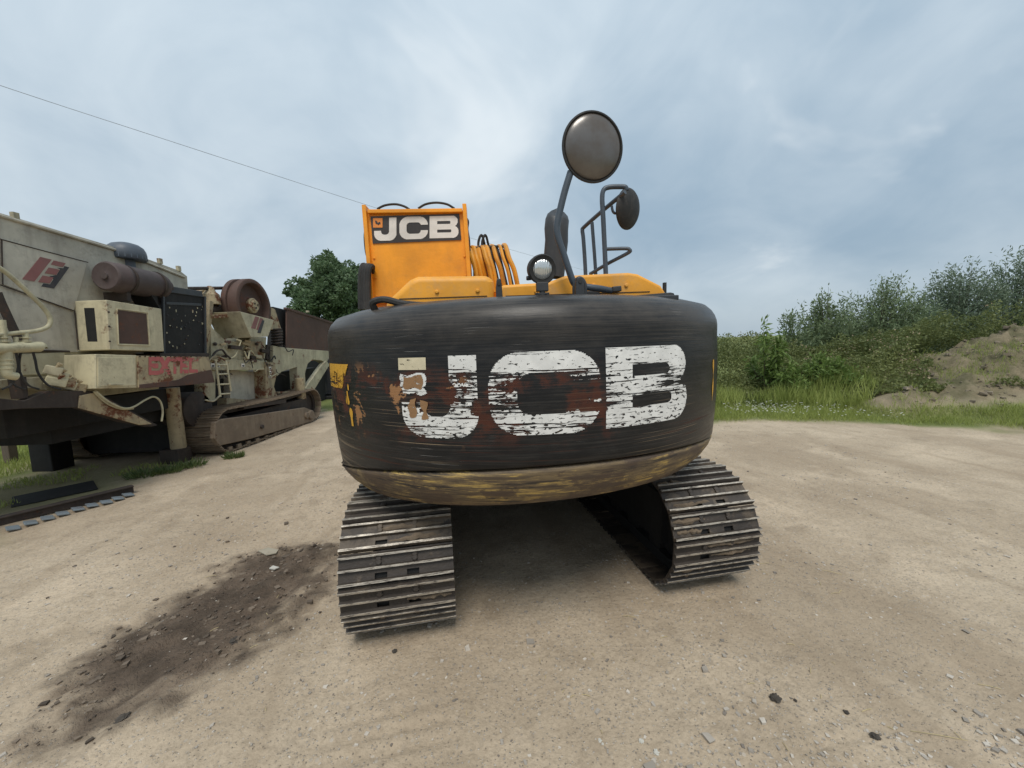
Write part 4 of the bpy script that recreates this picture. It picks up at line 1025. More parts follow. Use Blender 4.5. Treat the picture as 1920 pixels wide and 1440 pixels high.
# tracks of the crusher
def grouser_shoe(wd):
    b_ = MB(); hw = wd / 2; b_.box(-hw, hw, -.080, .080, -.010, .004)
    for yy in (-.065, .0, .062): b_.prism([(-hw, yy - .013, .003), (-hw, yy + .013, .003), (-hw, yy + .007, .028), (-hw, yy - .007, .028)], (wd, 0, 0))
    for bx_ in (-.1, .1):
        b_.lathe([(.015, .003), (.015, .013)], (bx_, .03, 0), (0, 0, 1), 6)
    me = bpy.data.meshes.new('track_shoe'); me.from_pydata(b_.v, [], b_.f); me.update(); me.materials.append(MAT['track_dirt']); return me
gsm = grouser_shoe(.64)
for xc in (-5.93, -8.5):
    tr_ = add_track(cru, xc - CO.x, gsm, 7.55 - CO.y, 10.75 - CO.y, .455, .415, .168, 'rust_dark', 'rust_dark', 0, .2)
    if xc > -7:
        b_ = MB(); b_.prism([at_x(u, v, -5.60) for u, v in ((404, 792), (414, 786), (470, 779), (572, 764), (588, 770), (592, 781), (588, 790), (560, 797), (470, 823), (412, 836), (402, 822))], (-.10, 0, 0))
        b_.build('side_beam', 'track_dirt', tr_, off=CO, bevel=.015)
        for u, v, r_ in ((582, 778, .13), (490, 800, .045), (574, 779, .09)):
            b_ = MB(); b_.lathe([(r_, 0), (r_, .03), (r_ * .8, .045)], at_x(u, v, -5.60), (1, 0, 0), 20); b_.build('hub', 'track_dirt' if r_ > .05 else 'rust_dark', tr_, off=CO)
        for k in range(9):
            p = at_x(432 + k * 17, 842 - k * 5.4, -5.62); b_ = MB(); b_.box(p.x - .03, p.x + .01, p.y - .05, p.y + .05, p.z - .05, p.z + .05); b_.build('roller_guard', 'track_dirt', tr_, off=CO)
        b_ = MB(); b_.obox(at_x(450, 763, -5.72), at_x(531, 752, -5.72), .16, .10); b_.build('plank', 'rust_dark', tr_, off=CO, bevel=.01)

# jaw crusher with flywheels
fw = at_x(474, 573, -5.92); R_ = .60
for dx_, nm in ((-.0, 'flywheel'), (-2.1, 'flywheel')):
    c_ = fw + Vector((dx_, 0, 0)); b_ = MB()
    b_.lathe([(.08, -.20), (R_ * .86, -.18), (R_ * .88, -.30), (R_ * .97, -.31), (R_, -.29), (R_, -.19), (R_ * .93, -.18), (R_ * .93, -.10), (R_, -.09), (R_, .04), (R_ * .97, .055), (R_ * .86, .055), (R_ * .83, .03), (R_ * .80, -.10), (R_ * .42, -.10), (R_ * .30, -.05)], c_, (1, 0, 0), 56)
    wh = b_.build(nm, 'rust', cru, True, off=CO)
    b_ = MB(); b_.lathe([(.17, -.08), (.17, .02), (.155, .035), (.13, .035), (.125, .06), (.115, .075), (.01, .075)], c_, (1, 0, 0), 32); hb = b_.build('hub', 'cream_rusty', wh, True, off=CO)
    for k in range(3):
        a = 2 * PI * k / 3 + .3; b_ = MB(); b_.lathe([(.022, 0), (.022, .015)], c_ + Vector((.075, .06 * math.cos(a), .06 * math.sin(a))), (1, 0, 0), 10); b_.build('bolt', 'rust_dark', hb, off=CO)
cpipe('shaft', [(474, 573), (300, 590)], -6.3, .09, 'rust_dark', 12)
gd = plate('guard_box', [(450, 584), (514, 600), (503, 631), (471, 633)], -5.66, .72, 'cream', bevel=.01)
plate('emblem_bar', [(479, 593), (486, 595), (479, 617), (471, 615)], -5.655, .006, 'logo_red', gd, 0)
plate('emblem_bar', [(488, 596), (494, 598), (486, 619), (481, 618)], -5.655, .006, 'logo_red', gd, 0)
plate('emblem_hook', [(492, 600), (496, 601), (489, 625), (483, 624), (486, 614)], -5.653, .006, 'logo_black', gd, 0)
plate('deck', [(400, 590), (452, 588), (452, 594), (402, 597)], -5.95, .5, 'cream_rusty')
plate('post', [(394, 563), (401, 566), (391, 668), (384, 668)], -6.0, .14, 'cream_rusty')
plate('bracket', [(376, 545), (402, 540), (409, 556), (400, 578), (376, 578)], -6.4, .4, 'cream_rusty')
jb = plate('jaw_body', [(396, 612), (425, 640), (466, 640), (470, 632), (500, 632), (497, 676), (392, 673)], -6.05, 1.6, 'cream', bevel=.015)
plate('gusset', [(396, 610), (428, 662), (396, 668)], -5.98, .06, 'cream', jb)
plate('lug_plate', [(468, 640), (496, 640), (495, 672), (461, 674)], -5.98, .05, 'cream_rusty', jb)
for u, v in ((480, 645), (478, 668), (462, 664), (402, 645)):
    b_ = MB(); b_.lathe([(.035, 0), (.035, .03), (.02, .045)], at_x(u, v, -5.96), (1, 0, 0), 10); b_.build('bolt', 'rust_dark', jb, off=CO)
cpipe('hose', [(452, 640), (446, 655), (440, 668), (426, 672), (410, 670)], -5.9, .013, 'pipe_cream', 8)
cpipe('hose', [(396, 672), (404, 660), (416, 656), (424, 665), (432, 672)], -5.85, .018, 'rust_dark', 8)
cpipe('hose', [(390, 678), (402, 668), (415, 672), (428, 680)], -5.82, .016, 'cream_rusty', 8)
plate('main_beam', [(386, 672), (501, 676), (501, 694), (386, 694)], -5.95, .25, 'cream', bevel=.012)
for u in (398, 407, 455):
    p = at_x(u, 685, -5.94); b_ = MB(); b_.box(p.x, p.x + .012, p.y - .05, p.y + .05, p.z - .04, p.z + .04); b_.build('warning_label', 'decal_white', cru, off=CO)
    b_ = MB(); b_.box(p.x + .010, p.x + .016, p.y - .03, p.y + .03, p.z - .03, p.z + .005); b_.build('label_print', 'logo_black', cru, off=CO)
plate('web', [(383, 694), (404, 694), (404, 752), (383, 756)], -6.0, .2, 'cream')
plate('side_sheet', [(432, 694), (487, 697), (487, 752), (432, 752)], -6.2, 1.2, 'cream_clean')
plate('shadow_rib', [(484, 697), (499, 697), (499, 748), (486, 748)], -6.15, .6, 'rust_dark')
plate('apron', [(425, 746), (500, 752), (530, 748), (530, 760), (425, 765)], -6.15, .3, 'cream_rusty')
pst = plate('arch_post', [(497, 678), (516, 680), (519, 702), (514, 725), (522, 748), (500, 750)], -5.92, .3, 'cream_rusty', bevel=.012)
for k, v in enumerate((690, 698, 706)):
    p = at_x(506, v, -5.91); b_ = MB(); b_.box(p.x - .005, p.x + .008, p.y - .045, p.y + .045, p.z - .035, p.z + .035); b_.build('warning_label', 'decal_white', pst, off=CO)
    b_ = MB(); b_.box(p.x, p.x + .012, p.y - .028, p.y + .028, p.z - .026, p.z + .004); b_.build('label_print', 'logo_black', pst, off=CO)
plate('arch_web', [(512, 648), (535, 652), (616, 658), (620, 664), (612, 682), (604, 676), (586, 674), (577, 682), (572, 700), (574, 745), (560, 748), (557, 688), (528, 697), (520, 705), (512, 690)], -5.95, .22, 'cream')
plate('brace', [(612, 676), (618, 684), (588, 733), (570, 745), (570, 732), (604, 684)], -5.92, .12, 'cream')
b_ = MB(); p = at_x(565, 748, -5.85); b_.lathe([(.12, 0), (.12, .58)], p, (0, 0, 1), 18); b_.build('jack', 'cream_rusty', cru, True, off=CO)
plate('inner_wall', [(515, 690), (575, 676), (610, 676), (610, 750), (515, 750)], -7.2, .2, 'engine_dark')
plate('cross_step', [(520, 734), (560, 734), (560, 738), (520, 738)], -6.0, .2, 'cream_rusty')
for k in range(16):
    u, v = random.uniform(398, 500), random.uniform(636, 690); p = at_x(u, v, -5.90); b_ = MB(); w_ = random.uniform(.015, .05)
    b_.obox(p + Vector((-.05, -w_ * random.uniform(1, 3), 0)), p + Vector((0, w_ * random.uniform(1, 3), random.uniform(-.05, .05))), w_ * 2, w_ * 1.6); b_.build('bracket', random.choice(['cream', 'cream_rusty', 'rust_dark', 'rust']), cru, off=CO, bevel=.004)
for k in range(12):
    u, v = random.uniform(395, 540), random.uniform(640, 700); cpipe('hose', [(u, v), (u + random.uniform(2, 8), v + random.uniform(6, 16)), (u + random.uniform(6, 18), v + random.uniform(-2, 12)), (u + random.uniform(12, 26), v + random.uniform(4, 20))], -5.88, random.uniform(.008, .016), random.choice(['rubber', 'rust_dark', 'pipe_cream']), 6)
for k in range(14):
    u = 262 + k * 9.6; p = at_x(u, 668.5, XB + .022); b_ = MB(); b_.lathe([(.010, 0), (.010, .010)], p, (1, 0, 0), 6); b_.build('rivet', 'rust_dark', skirt, off=CO)
for k in range(10):
    p = at_x(10 + k * 20, 406 + k * 6.1, XS + .01); b_ = MB(); b_.lathe([(.014, 0), (.014, .012)], p, (1, 0, 0), 6); b_.build('rivet', 'cream', hop, off=CO)
for u0, du in ((28, 5), (40, -4), (60, 6), (2, 5)):
    cpipe('hose', [(u0, 655), (u0 + du, 675), (u0 + du * 2, 700), (u0 + du * 5, 722), (u0 + du * 9, 730)], -5.70, .012, 'rubber', 6)
# coil spring
sp0, sp1 = at_x(519, 648, -5.98), at_x(519, 617, -5.98); path = []
for k in range(90):
    q_ = k / 89; a = q_ * 2 * PI * 6; path.append(sp0.lerp(sp1, q_) + Vector((.12 * math.cos(a), .12 * math.sin(a), 0)))
b_ = MB(); b_.tube(path, .022, 7); b_.build('coil_spring', 'rust_dark', cru, True, off=CO)
b_ = MB(); b_.lathe([(.07, 0), (.07, .36)], sp0, (0, 0, 1), 14); b_.build('spring_rod', 'engine_dark', cru, off=CO)
plate('spring_seat', [(500, 646), (531, 648), (531, 690), (514, 690), (512, 676), (500, 674)], -6.02, .3, 'rust_dark')
plate('side_post', [(504, 574), (516, 580), (528, 618), (505, 618), (512, 600), (505, 592)], -6.0, .3, 'cream_rusty')
plate('gap_shade_plate', [(512, 575), (541, 582), (541, 654), (528, 650), (530, 618)], -6.15, .4, 'engine_dark')  # near-black plate put in for the shade of an open gap
hp_ = plate('discharge_hood', [(538, 578), (560, 583), (600, 596), (632, 608), (618, 664), (538, 652)], -6.0, .04, 'rust', bevel=.005)
plate('hood_rim', [(537, 576), (632, 606), (632, 610), (537, 580)], -5.98, .08, 'rust', hp_)
b_ = MB(); b_.lathe([(.05, 0), (.05, .05)], at_x(577, 587, -5.99) + Vector((0, 0, .02)), (0, 0, 1), 10); b_.build('lug', 'cream', hp_, off=CO)
# ladder
ld = empty('ladder', (0, 0, 0), 0, cru)
for a_, b2 in (((404, 674), (413, 744)), ((424, 676), (433, 733))):
    cpipe('rail', [a_, b2], -5.72, .020, 'cream', 8, ld)
for k, (a_, b2) in enumerate((((406, 702), (426, 701)), ((408, 721), (429, 720)), ((411, 739), (431, 738)), ((405, 684), (424, 684)))):
    cpipe('rung', [a_, b2], -5.72, .017, 'cream', 8, ld)
cpipe('rail', [(385, 750), (400, 752), (412, 742)], -5.72, .016, 'cream', 8, ld)
cpipe('tie_rod', [(350, 541), (425, 540)], -6.3, .035, 'rust_dark', 8)
b_ = MB(); b_.lathe([(.17, -.25), (.16, -.05), (.09, .02), (.07, .10), (.03, .13)], at_x(394, 548, -6.3), (0, 0, 1), 20); b_.build('bearing_cap', 'cream_rusty', cru, True, off=CO)


# ------------------------------------------------------------------ small machine behind, post, cable, spare track
pm = empty('parked_machine', at_y(597, 760, 15.0).xy.to_3d())
tag(pm, 'dark machine with a red panel, glimpsed behind the crusher and excavator', 'machine')
c_ = pm.location
def pbox(name, u0, u1, v0, v1, Y, th, mat):
    a_, d_ = at_y(u0, v1, Y), at_y(u1, v0, Y); b_ = MB(); b_.box(a_.x, d_.x, Y, Y + th, max(a_.z, 0), d_.z); return b_.build(name, mat, pm, off=c_, bevel=.03)
pbox('body', 562, 640, 668, 742, 15.0, 2.5, 'navy'); pbox('red_panel', 575, 600, 671, 686, 14.97, .028, 'red_paint')
pbox('track', 570, 648, 742, 790, 14.8, 3.0, 'engine_dark')

ps = at_z(22, 868); fp = MB(); fp.box(ps.x - .07, ps.x + .07, ps.y - .07, ps.y + .07, -.3, 1.45)
po = fp.build('fence_post', 'wood', None, off=Vector((ps.x, ps.y, 0)), bevel=.012); po.location = (ps.x, ps.y, 0)
tag(po, 'weathered wooden post on the grass behind the crusher, far left', 'post')

def at_h(u, v, z): return at_z(u, v, z)
cb = [at_h(-400, 22, 8.1), at_h(0, 160, 7.4), at_h(330, 268, 7.0), at_h(690, 385, 6.9), at_h(885, 447, 6.9), at_h(1090, 505, 7.1), at_h(1240, 545, 7.6)]
cb = [cb[0] + (cb[0] - cb[1]) * 7 + Vector((0, 0, 1.2)), cb[0] + (cb[0] - cb[1]) * 3 + Vector((0, 0, .1))] + cb
b_ = MB(); b_.tube(catmull(cb, 10), .006, 6); cbo = b_.build('overhead_cable', 'cable', None, True)
tag(cbo, 'thin overhead cable running across the sky above the crusher', 'cable')

st = empty('spare_track', (-6.2, 4.9, 0)); so_ = st.location
tag(st, 'steel beam with a row of blue grey plates lying in front of the crusher', 'steel beam')
a_, d_ = at_z(250, 917, .05), at_z(0, 978, .05); d_ = a_ + (d_ - a_) * 1.25
b_ = MB(); b_.obox(a_, d_, .05, .09); b_.build('beam', 'rust_dark', st, off=so_, bevel=.008)
b_ = MB(); b_.obox(a_ + Vector((0, 0, .052)), d_ + Vector((0, 0, .052)), .12, .012); b_.build('flange', 'rust_dark', st, off=so_)
for u, v in ((24, 990), (57, 980), (89, 971), (117, 962.5), (146, 954), (172, 947), (199, 941), (221, 934), (240, 927.5)):
    p = at_z(u, v, .02); ax_ = (a_ - d_).normalized(); sd_ = Vector((ax_.y, -ax_.x, 0)); b_ = MB()
    b_.obox(p - ax_ * .05 + Vector((0, 0, .012)), p + ax_ * .05 + Vector((0, 0, -.008)), .16, .018); b_.build('plate', 'blue_plate', st, off=so_, bevel=.004)
b_ = MB(); b_.box(-6.9, -6.1, 5.25, 5.9, .0, .014); pln = b_.build('dark_sheet', 'engine_dark', None, off=Vector((-6.6, 5.5, 0)), bevel=.01); pln.location = (-6.75, 5.35, .005); pln.rotation_euler = (0, 0, .9)  # thin near-black sheet flat on the ground
tag(pln, 'flat dark sheet lying behind the steel beam', 'rubber sheet')


# ------------------------------------------------------------------ vegetation
def quads_mesh(name, V, tint, mat, parent=None):
    """V: (N,4,3) leaf outlines"""
    N = len(V); me = bpy.data.meshes.new(name)
    me.vertices.add(N * 4); me.vertices.foreach_set('co', V.reshape(-1).astype(np.float32))
    me.loops.add(N * 4); me.loops.foreach_set('vertex_index', np.arange(N * 4))
    me.polygons.add(N); me.polygons.foreach_set('loop_start', np.arange(0, N * 4, 4)); me.polygons.foreach_set('loop_total', np.full(N, 4))
    me.update(calc_edges=True)
    at_ = me.attributes.new('tint', 'FLOAT', 'POINT'); at_.data.foreach_set('value', np.repeat(tint, 4).astype(np.float32))
    return link_mesh(name, me, mat, parent)
def unit(a): return a / np.maximum(np.linalg.norm(a, axis=-1, keepdims=True), 1e-6)
def leaves(P, D, length, width):
    """leaf blades from base P along D"""
    N = len(P); D = unit(D); side = unit(np.cross(D, RNG.normal(size=(N, 3)))); nrm = np.cross(D, side)
    L_, W_ = length[:, None], width[:, None]
    mid = P + D * L_ * .45
    return np.stack([P, mid + side * W_ * .5 + nrm * W_ * .15, P + D * L_, mid - side * W_ * .5 + nrm * W_ * .15], 1)
def make_tree(name, base, h, rad, label, mat='leaf_tree', nclump=150, per=170, leaf=.20, crown0=.22, group=None):
    root = empty(name, base); tag(root, label, 'tree', group)
    tb = MB(); tb.tube([(0, 0, -.2), (.05, 0, h * .2), (-.05, .05, h * .45), (.05, 0, h * .8)], [rad * .09, rad * .07, rad * .05, rad * .015], 10)
    cl_ = []
    for k in range(nclump):
        d = RNG.normal(size=3); d /= np.linalg.norm(d); q_ = RNG.uniform(.30, 1.0) ** .5 * (.82 + .36 * mnoise.noise(Vector(d) * 2.3))
        zc_ = h * (crown0 + 1) / 2; hz_ = h * (1 - crown0) / 2
        p = np.array([d[0] * rad * q_, d[1] * rad * q_, zc_ + d[2] * hz_ * q_])
        f = 1 - .25 * max(0, (p[2] - zc_) / hz_); p[0] *= f; p[1] *= f
        cl_.append(p)
        if k % 6 == 0:
            s0 = Vector((0, 0, min(p[2] * .6, h * .6))); tb.tube([s0, s0.lerp(Vector(p), .55) + Vector((0, 0, .2)), Vector(p)], [rad * .03, rad * .018, rad * .006], 6)
    tb.build('trunk', 'bark', root, True)
    cl_ = np.array(cl_); idx = np.repeat(np.arange(nclump), per); N = len(idx)
    rc_ = RNG.uniform(.06, .16, nclump)[idx] * rad
    d = unit(RNG.normal(size=(N, 3))); P = cl_[idx] + d * (rc_ * RNG.uniform(.2, 1, N) ** .5)[:, None] * np.array([1.1, 1.1, .75])
    tint = np.clip(.25 + .35 * RNG.random(N) + .3 * RNG.random(nclump)[idx], 0, 1)
    quads_mesh('crown', leaves(P, d + RNG.normal(size=(N, 3)) * .7 + [0, 0, -.2], RNG.uniform(.7, 1.3, N) * leaf, RNG.uniform(.5, .8, N) * leaf), tint, mat, root)
    return root
def shoot_bush(name, base, h, rad, label, mat, nsh=70, per=90, leaf=.09, lw=.28, droop=.0, cat='bush', group=None, up=1.0, low=.12):
    """shrub of upright shoots with narrow leaves along them"""
    root = empty(name, base); tag(root, label, cat, group)
    st_ = MB(); Ps, Ds, T = [], [], []
    for k in range(nsh):
        a = RNG.uniform(0, 2 * PI); q_ = RNG.random() ** .6; hh = h * (1 - .62 * q_ ** 2) * RNG.uniform(.72, 1.02)
        tip = np.array([math.cos(a) * rad * q_, math.sin(a) * rad * q_, hh]); b0 = np.array([math.cos(a) * .1 * rad, math.sin(a) * .1 * rad, -.1])
        mid = b0 * .4 + tip * .6; mid[:2] *= .75; mid[2] *= up
        if k % 2 == 0: st_.tube([b0, mid, tip], [.018, .011, .003], 5)
        s_ = RNG.uniform(low, 1, per)[:, None]
        P = (1 - s_) ** 2 * b0 + 2 * s_ * (1 - s_) * mid + s_ ** 2 * tip; tan = 2 * (1 - s_) * (mid - b0) + 2 * s_ * (tip - mid)
        # side twigs
        tw = RNG.normal(size=(per, 3)) * (.10 + .16 * (1 - s_)) * rad; P = P + tw * RNG.random((per, 1))
        Ps.append(P); Ds.append(unit(tan) * .7 + unit(RNG.normal(size=(per, 3))) * .9 + [0, 0, -droop]); T.append(np.clip(RNG.random(per) * .5 + .5 * s_[:, 0] * RNG.random(), 0, 1))
    st_.build('stem', 'bark', root, True)
    P, D, T = np.concatenate(Ps), np.concatenate(Ds), np.concatenate(T); N = len(P)
    quads_mesh('foliage', leaves(P, D, RNG.uniform(.7, 1.3, N) * leaf, RNG.uniform(.8, 1.2, N) * leaf * lw), T, mat, root)
    return root

tb_ = at_y(640, 640, 30); tp = at_y(642, 468, 30)
make_tree('broadleaf_tree', (tb_.x, 30, 0), tp.z, 4.3, 'tall dark green broadleaf tree behind the crusher and excavator', nclump=260, per=170, leaf=.24, crown0=.12)

def bush_at(name, u, vtop, Y, rad_px, label, mat, **kw):
    p = at_y(u, vtop, Y); z0 = hz(p.x, p.y); dist = p.y
    shoot_bush(name, (p.x, p.y, z0), p.z - z0, rad_px * dist / FPX, label, mat, **kw)
G = 'shrubs along the bank'
bush_at('sallow_bush', 1497, 560, 13.5, 42, 'thin wispy shrub between the sapling and the rounder bushes', 'leaf_willow', nsh=30, per=100, leaf=.15, group=G)
bush_at('sallow_bush', 1552, 540, 13.8, 52, 'upright grey green bush left of the widest bush on the bank', 'leaf_willow', nsh=60, per=130, leaf=.15, group=G)
bush_at('sallow_bush', 1655, 514, 14.0, 92, 'widest rounded grey green bush in the middle of the bank', 'leaf_willow', nsh=120, per=150, leaf=.13, group=G)
bush_at('sallow_bush', 1805, 484, 14.5, 76, 'tall rounded bush at right, second from the picture edge', 'leaf_haze', nsh=90, per=150, leaf=.13, group=G)
bush_at('sallow_bush', 1912, 460, 14.5, 72, 'tallest bush on the bank, cut by the right picture edge', 'leaf_haze', nsh=80, per=150, leaf=.13, group=G)
bush_at('sallow_bush', 1725, 572, 14.5, 66, 'low bush filling the dip between two taller bushes', 'leaf_haze', nsh=50, per=130, leaf=.14, group=G)
bush_at('sapling', 1440, 586, 10.9, 46, 'slender sapling with drooping leaves standing in front of the brambles', 'leaf_fresh', nsh=15, per=70, leaf=.20, lw=.28, droop=1.0, cat='sapling', low=.34)
bush_at('elder_shrub', 1545, 660, 10.6, 60, 'bright green leafy shrub at the foot of the bramble bank', 'leaf_fresh', nsh=60, per=80, leaf=.10, lw=.5, cat='shrub')
bush_at('elder_shrub', 1490, 700, 10.4, 30, 'small yellow green shrub just right of the slender sapling', 'leaf_fresh', nsh=26, per=60, leaf=.09, lw=.5, cat='shrub')

# bramble bank: one mass
N = 190000
al_ = RNG.uniform(-5.5, 20, N); s_ = 1.55 + RNG.random(N) ** 1.15 * 5.5
xx = 4.8 + .948 * al_ + .317 * s_; yy = 8.75 - .317 * al_ + .948 * s_
lump = 1.0 + .55 * fbm(xx * .9, yy * .9, 71, 4) + .25 * fbm(xx * 3, yy * 3, 72, 3)
top = (.10 + .92 * sstep(s_, 1.5, 5.2) + .38 * np.exp(-(al_ / 2.2) ** 2) * sstep(s_, 1.8, 4.5)) * lump * (1 - .45 * sstep(al_, 8, 15) * (s_ < 4.5))
keep = (heap(xx, yy) < .22)
dep = RNG.random(N) ** 1.8
P = np.stack([xx, yy, height(xx, yy) + np.maximum(top, .1) * (1 - .55 * dep)], -1)[keep]; n_ = len(P)
D = RNG.normal(size=(n_, 3)) + [0, -.5, .1]
tint = np.clip(.15 + .55 * RNG.random(n_) + .5 * fbm(P[:, 0] * 1.1, P[:, 1] * 1.1, 73, 3), 0, 1)
br = quads_mesh('brambles', leaves(P, D, RNG.uniform(.045, .095, n_), RNG.uniform(.03, .06, n_)), tint, 'leaf_bramble'); tag(br, 'tangled green bramble bank behind the grass verge', 'brambles', kind='stuff')
# pale seed heads among the brambles on the right
sel = RNG.choice(n_, 900, replace=False); sel = sel[(P[sel, 0] > 8.2) & (fbm(P[sel, 0] * .9, P[sel, 1] * .9, 75, 3) > .0)]
Q = P[sel] + [0, 0, .12]; Q = np.repeat(Q, 6, 0) + RNG.normal(size=(len(Q) * 6, 3)) * .05
sh = quads_mesh('seed_heads', leaves(Q, RNG.normal(size=Q.shape) + [0, 0, .4], RNG.uniform(.03, .06, len(Q)), RNG.uniform(.03, .05, len(Q))), RNG.random(len(Q)), 'cane'); tag(sh, 'pale dry seed heads scattered over the bramble bank', 'seed heads', kind='stuff')

def grass_patch(name, label, xx, yy, hmin, hmax, wd, mat='grass', lean=.35):
    n_ = len(xx); P = np.stack([xx, yy, height(xx, yy) - .01], -1); D = RNG.normal(size=(n_, 3)) * lean; D[:, 2] = 1
    L_ = RNG.uniform(hmin, hmax, n_) * (.6 + .8 * vnoise(xx * 1.7, yy * 1.7, 81))
    tint = np.clip(.55 * RNG.random(n_) + .55 * vnoise(xx * .9, yy * .9, 83), 0, 1)
    ob = quads_mesh(name, leaves(P, D, L_, np.full(n_, wd) * RNG.uniform(.7, 1.3, n_)), tint, mat); tag(ob, label, 'grass', kind='stuff'); return ob
N = 130000
al_ = RNG.uniform(-2.2, 16, N); s_ = RNG.uniform(-.2, 3.4, N); wob = fbm(al_ * 1.1, s_ * 0, 91, 3) * .45
xx = 4.8 + .948 * al_ + .317 * s_; yy = 8.75 - .317 * al_ + .948 * s_
k = (s_ + wob + RNG.normal(size=N) * .08 > 0.15) & (heap(xx, yy) < .06) & (RNG.random(N) < .35 + .65 * sstep(s_ + wob, .1, .7))
ob = grass_patch('grass_verge', 'rough green grass verge below the bramble bank', xx[k], yy[k], .06, .21, .009)
N = 30000; xx = RNG.uniform(8, 21, N); yy = RNG.uniform(6.5, 12, N); k = (heap(xx, yy) > .03) & (fbm(xx * 1.1, yy * 1.1, 97, 4) > -.10)
grass_patch('heap_grass', 'sparse grass growing on the spoil heap at right', xx[k], yy[k], .06, .2, .010)
N = 16000; xx = RNG.uniform(-13, -8.6, N); yy = RNG.uniform(4.5, 12, N)
grass_patch('grass_field', 'bright green grass seen beneath the crusher at far left', xx, yy, .10, .26, .014)
N = 2600; xx = RNG.uniform(-8.6, -5.9, N); yy = RNG.uniform(4.8, 7.1, N); k = vnoise(xx * 2, yy * 2, 95) > .66
grass_patch('sparse_grass', 'sparse trampled grass in front of the crusher legs', xx[k], yy[k], .04, .12, .012)
N = 16000; al_ = RNG.uniform(-1.5, 12, N); s_ = RNG.uniform(1.1, 3.4, N); xx = 4.8 + .948 * al_ + .317 * s_; yy = 8.75 - .317 * al_ + .948 * s_
k = (heap(xx, yy) < .10) & (vnoise(xx * 1.3, yy * 1.3, 99) > .38)
grass_patch('tall_grass', 'tall wild grass and nettles at the foot of the brambles', xx[k], yy[k], .30, .62, .018, 'grass', .25)
# daisies
sel = RNG.normal(size=(260, 2)) * [.55, .22] + [0, 0]
al_ = np.concatenate([1.1 + sel[:120, 0], RNG.uniform(.3, 3.6, 140)]); s_ = np.concatenate([.75 + sel[:120, 1], RNG.uniform(.3, 1.3, 140)])
xx = 4.8 + .948 * al_ + .317 * s_; yy = 8.75 - .317 * al_ + .948 * s_
kk = heap(xx, yy) < .02; xx, yy = xx[kk], yy[kk]
Q = np.stack([xx, yy, height(xx, yy) + RNG.uniform(.12, .26, len(xx))], -1); Q = np.repeat(Q, 5, 0)
ang = np.tile(np.arange(5) * 2 * PI / 5, len(xx)); D = np.stack([np.cos(ang), np.sin(ang), np.full(len(Q), .35)], -1)
fl = quads_mesh('daisies', leaves(Q, D, np.full(len(Q), .020), np.full(len(Q), .016)), RNG.random(len(Q)), 'flower'); tag(fl, 'small white daisies dotted through the grass verge', 'flowers', kind='stuff')

# weed tufts by the crusher
for u, v, r_, lb in ((358, 876, .16, 'low weed tuft in the dirt nearest the crusher track'), (318, 886, .14, 'weed tuft below the front leg of the crusher'), (272, 893, .20, 'grassy weed tuft beside the end of the steel beam'), (440, 858, .12, 'tiny weed tuft beside the crusher track shoes')):
    p = at_z(u, v); n_ = 260; a = RNG.uniform(0, 2 * PI, n_); q_ = RNG.random(n_) ** .6 * r_
    Pp = np.stack([np.cos(a) * q_ * 1.3, np.sin(a) * q_, np.zeros(n_) - .005], -1); D = np.stack([np.cos(a) * .5, np.sin(a) * .5, np.full(n_, 1.0)], -1) + RNG.normal(size=(n_, 3)) * .3
    ob = quads_mesh('weed_tuft', leaves(Pp, D, RNG.uniform(.05, .17, n_), RNG.uniform(.012, .022, n_)), RNG.random(n_), 'weed'); ob.location = (p.x, p.y, hz(p.x, p.y)); tag(ob, lb, 'weed', 'weeds by the crusher')

# ------------------------------------------------------------------ gravel, clods, straw, litter
ico = bmesh.new(); bmesh.ops.create_icosphere(ico, subdivisions=1, radius=1.0); ico.verts.ensure_lookup_table()
IV = np.array([v.co[:] for v in ico.verts]); IF = np.array([[v.index for v in f.verts] for f in ico.faces]); ico.free()
i0 = bmesh.new(); bmesh.ops.create_cube(i0, size=1.6); KV = np.array([v.co[:] for v in i0.verts]); KF = np.array([[v.index for v in f.verts] for f in i0.faces]); i0.free()
m, t, b, o = new_mat('gravel_stones')
t.put(b.inputs['Base Color'], t.mix(t.attr('tint'), (.17, .145, .12), (.60, .54, .46))); b.inputs['Roughness'].default_value = .9; MAT['gravel'] = m
def stones(name, xy, size, label, mat='gravel'):
    n_ = len(xy); x, y = xy[:, 0], xy[:, 1]
    ang = RNG.uniform(0, 2 * PI, n_); sc3 = size[:, None] * np.stack([RNG.uniform(.8, 1.3, n_), RNG.uniform(.6, 1.0, n_), RNG.uniform(.4, .75, n_)], -1)
    V = KV[None] * (1 + RNG.uniform(-.35, .25, (n_, len(KV), 1))) * sc3[:, None]
    c, s = np.cos(ang)[:, None], np.sin(ang)[:, None]; V = np.stack([V[..., 0] * c - V[..., 1] * s, V[..., 0] * s + V[..., 1] * c, V[..., 2]], -1)
    V = V + np.stack([x, y, height(x, y) + size * .12], -1)[:, None]
    F_ = (KF[None] + (np.arange(n_) * len(KV))[:, None, None]).reshape(-1, 4)
    me = bpy.data.meshes.new(name); me.from_pydata(V.reshape(-1, 3).tolist(), [], F_.tolist()); me.update()
    at_ = me.attributes.new('tint', 'FLOAT', 'POINT'); at_.data.foreach_set('value', np.repeat(RNG.beta(1.6, 2.0, n_), len(KV)).astype(np.float32))
    ob = link_mesh(name, me, mat); tag(ob, label, 'gravel', kind='stuff')
A = np.stack([RNG.uniform(-4.5, 5.5, 16000), RNG.uniform(.6, 8.5, 16000)], -1)
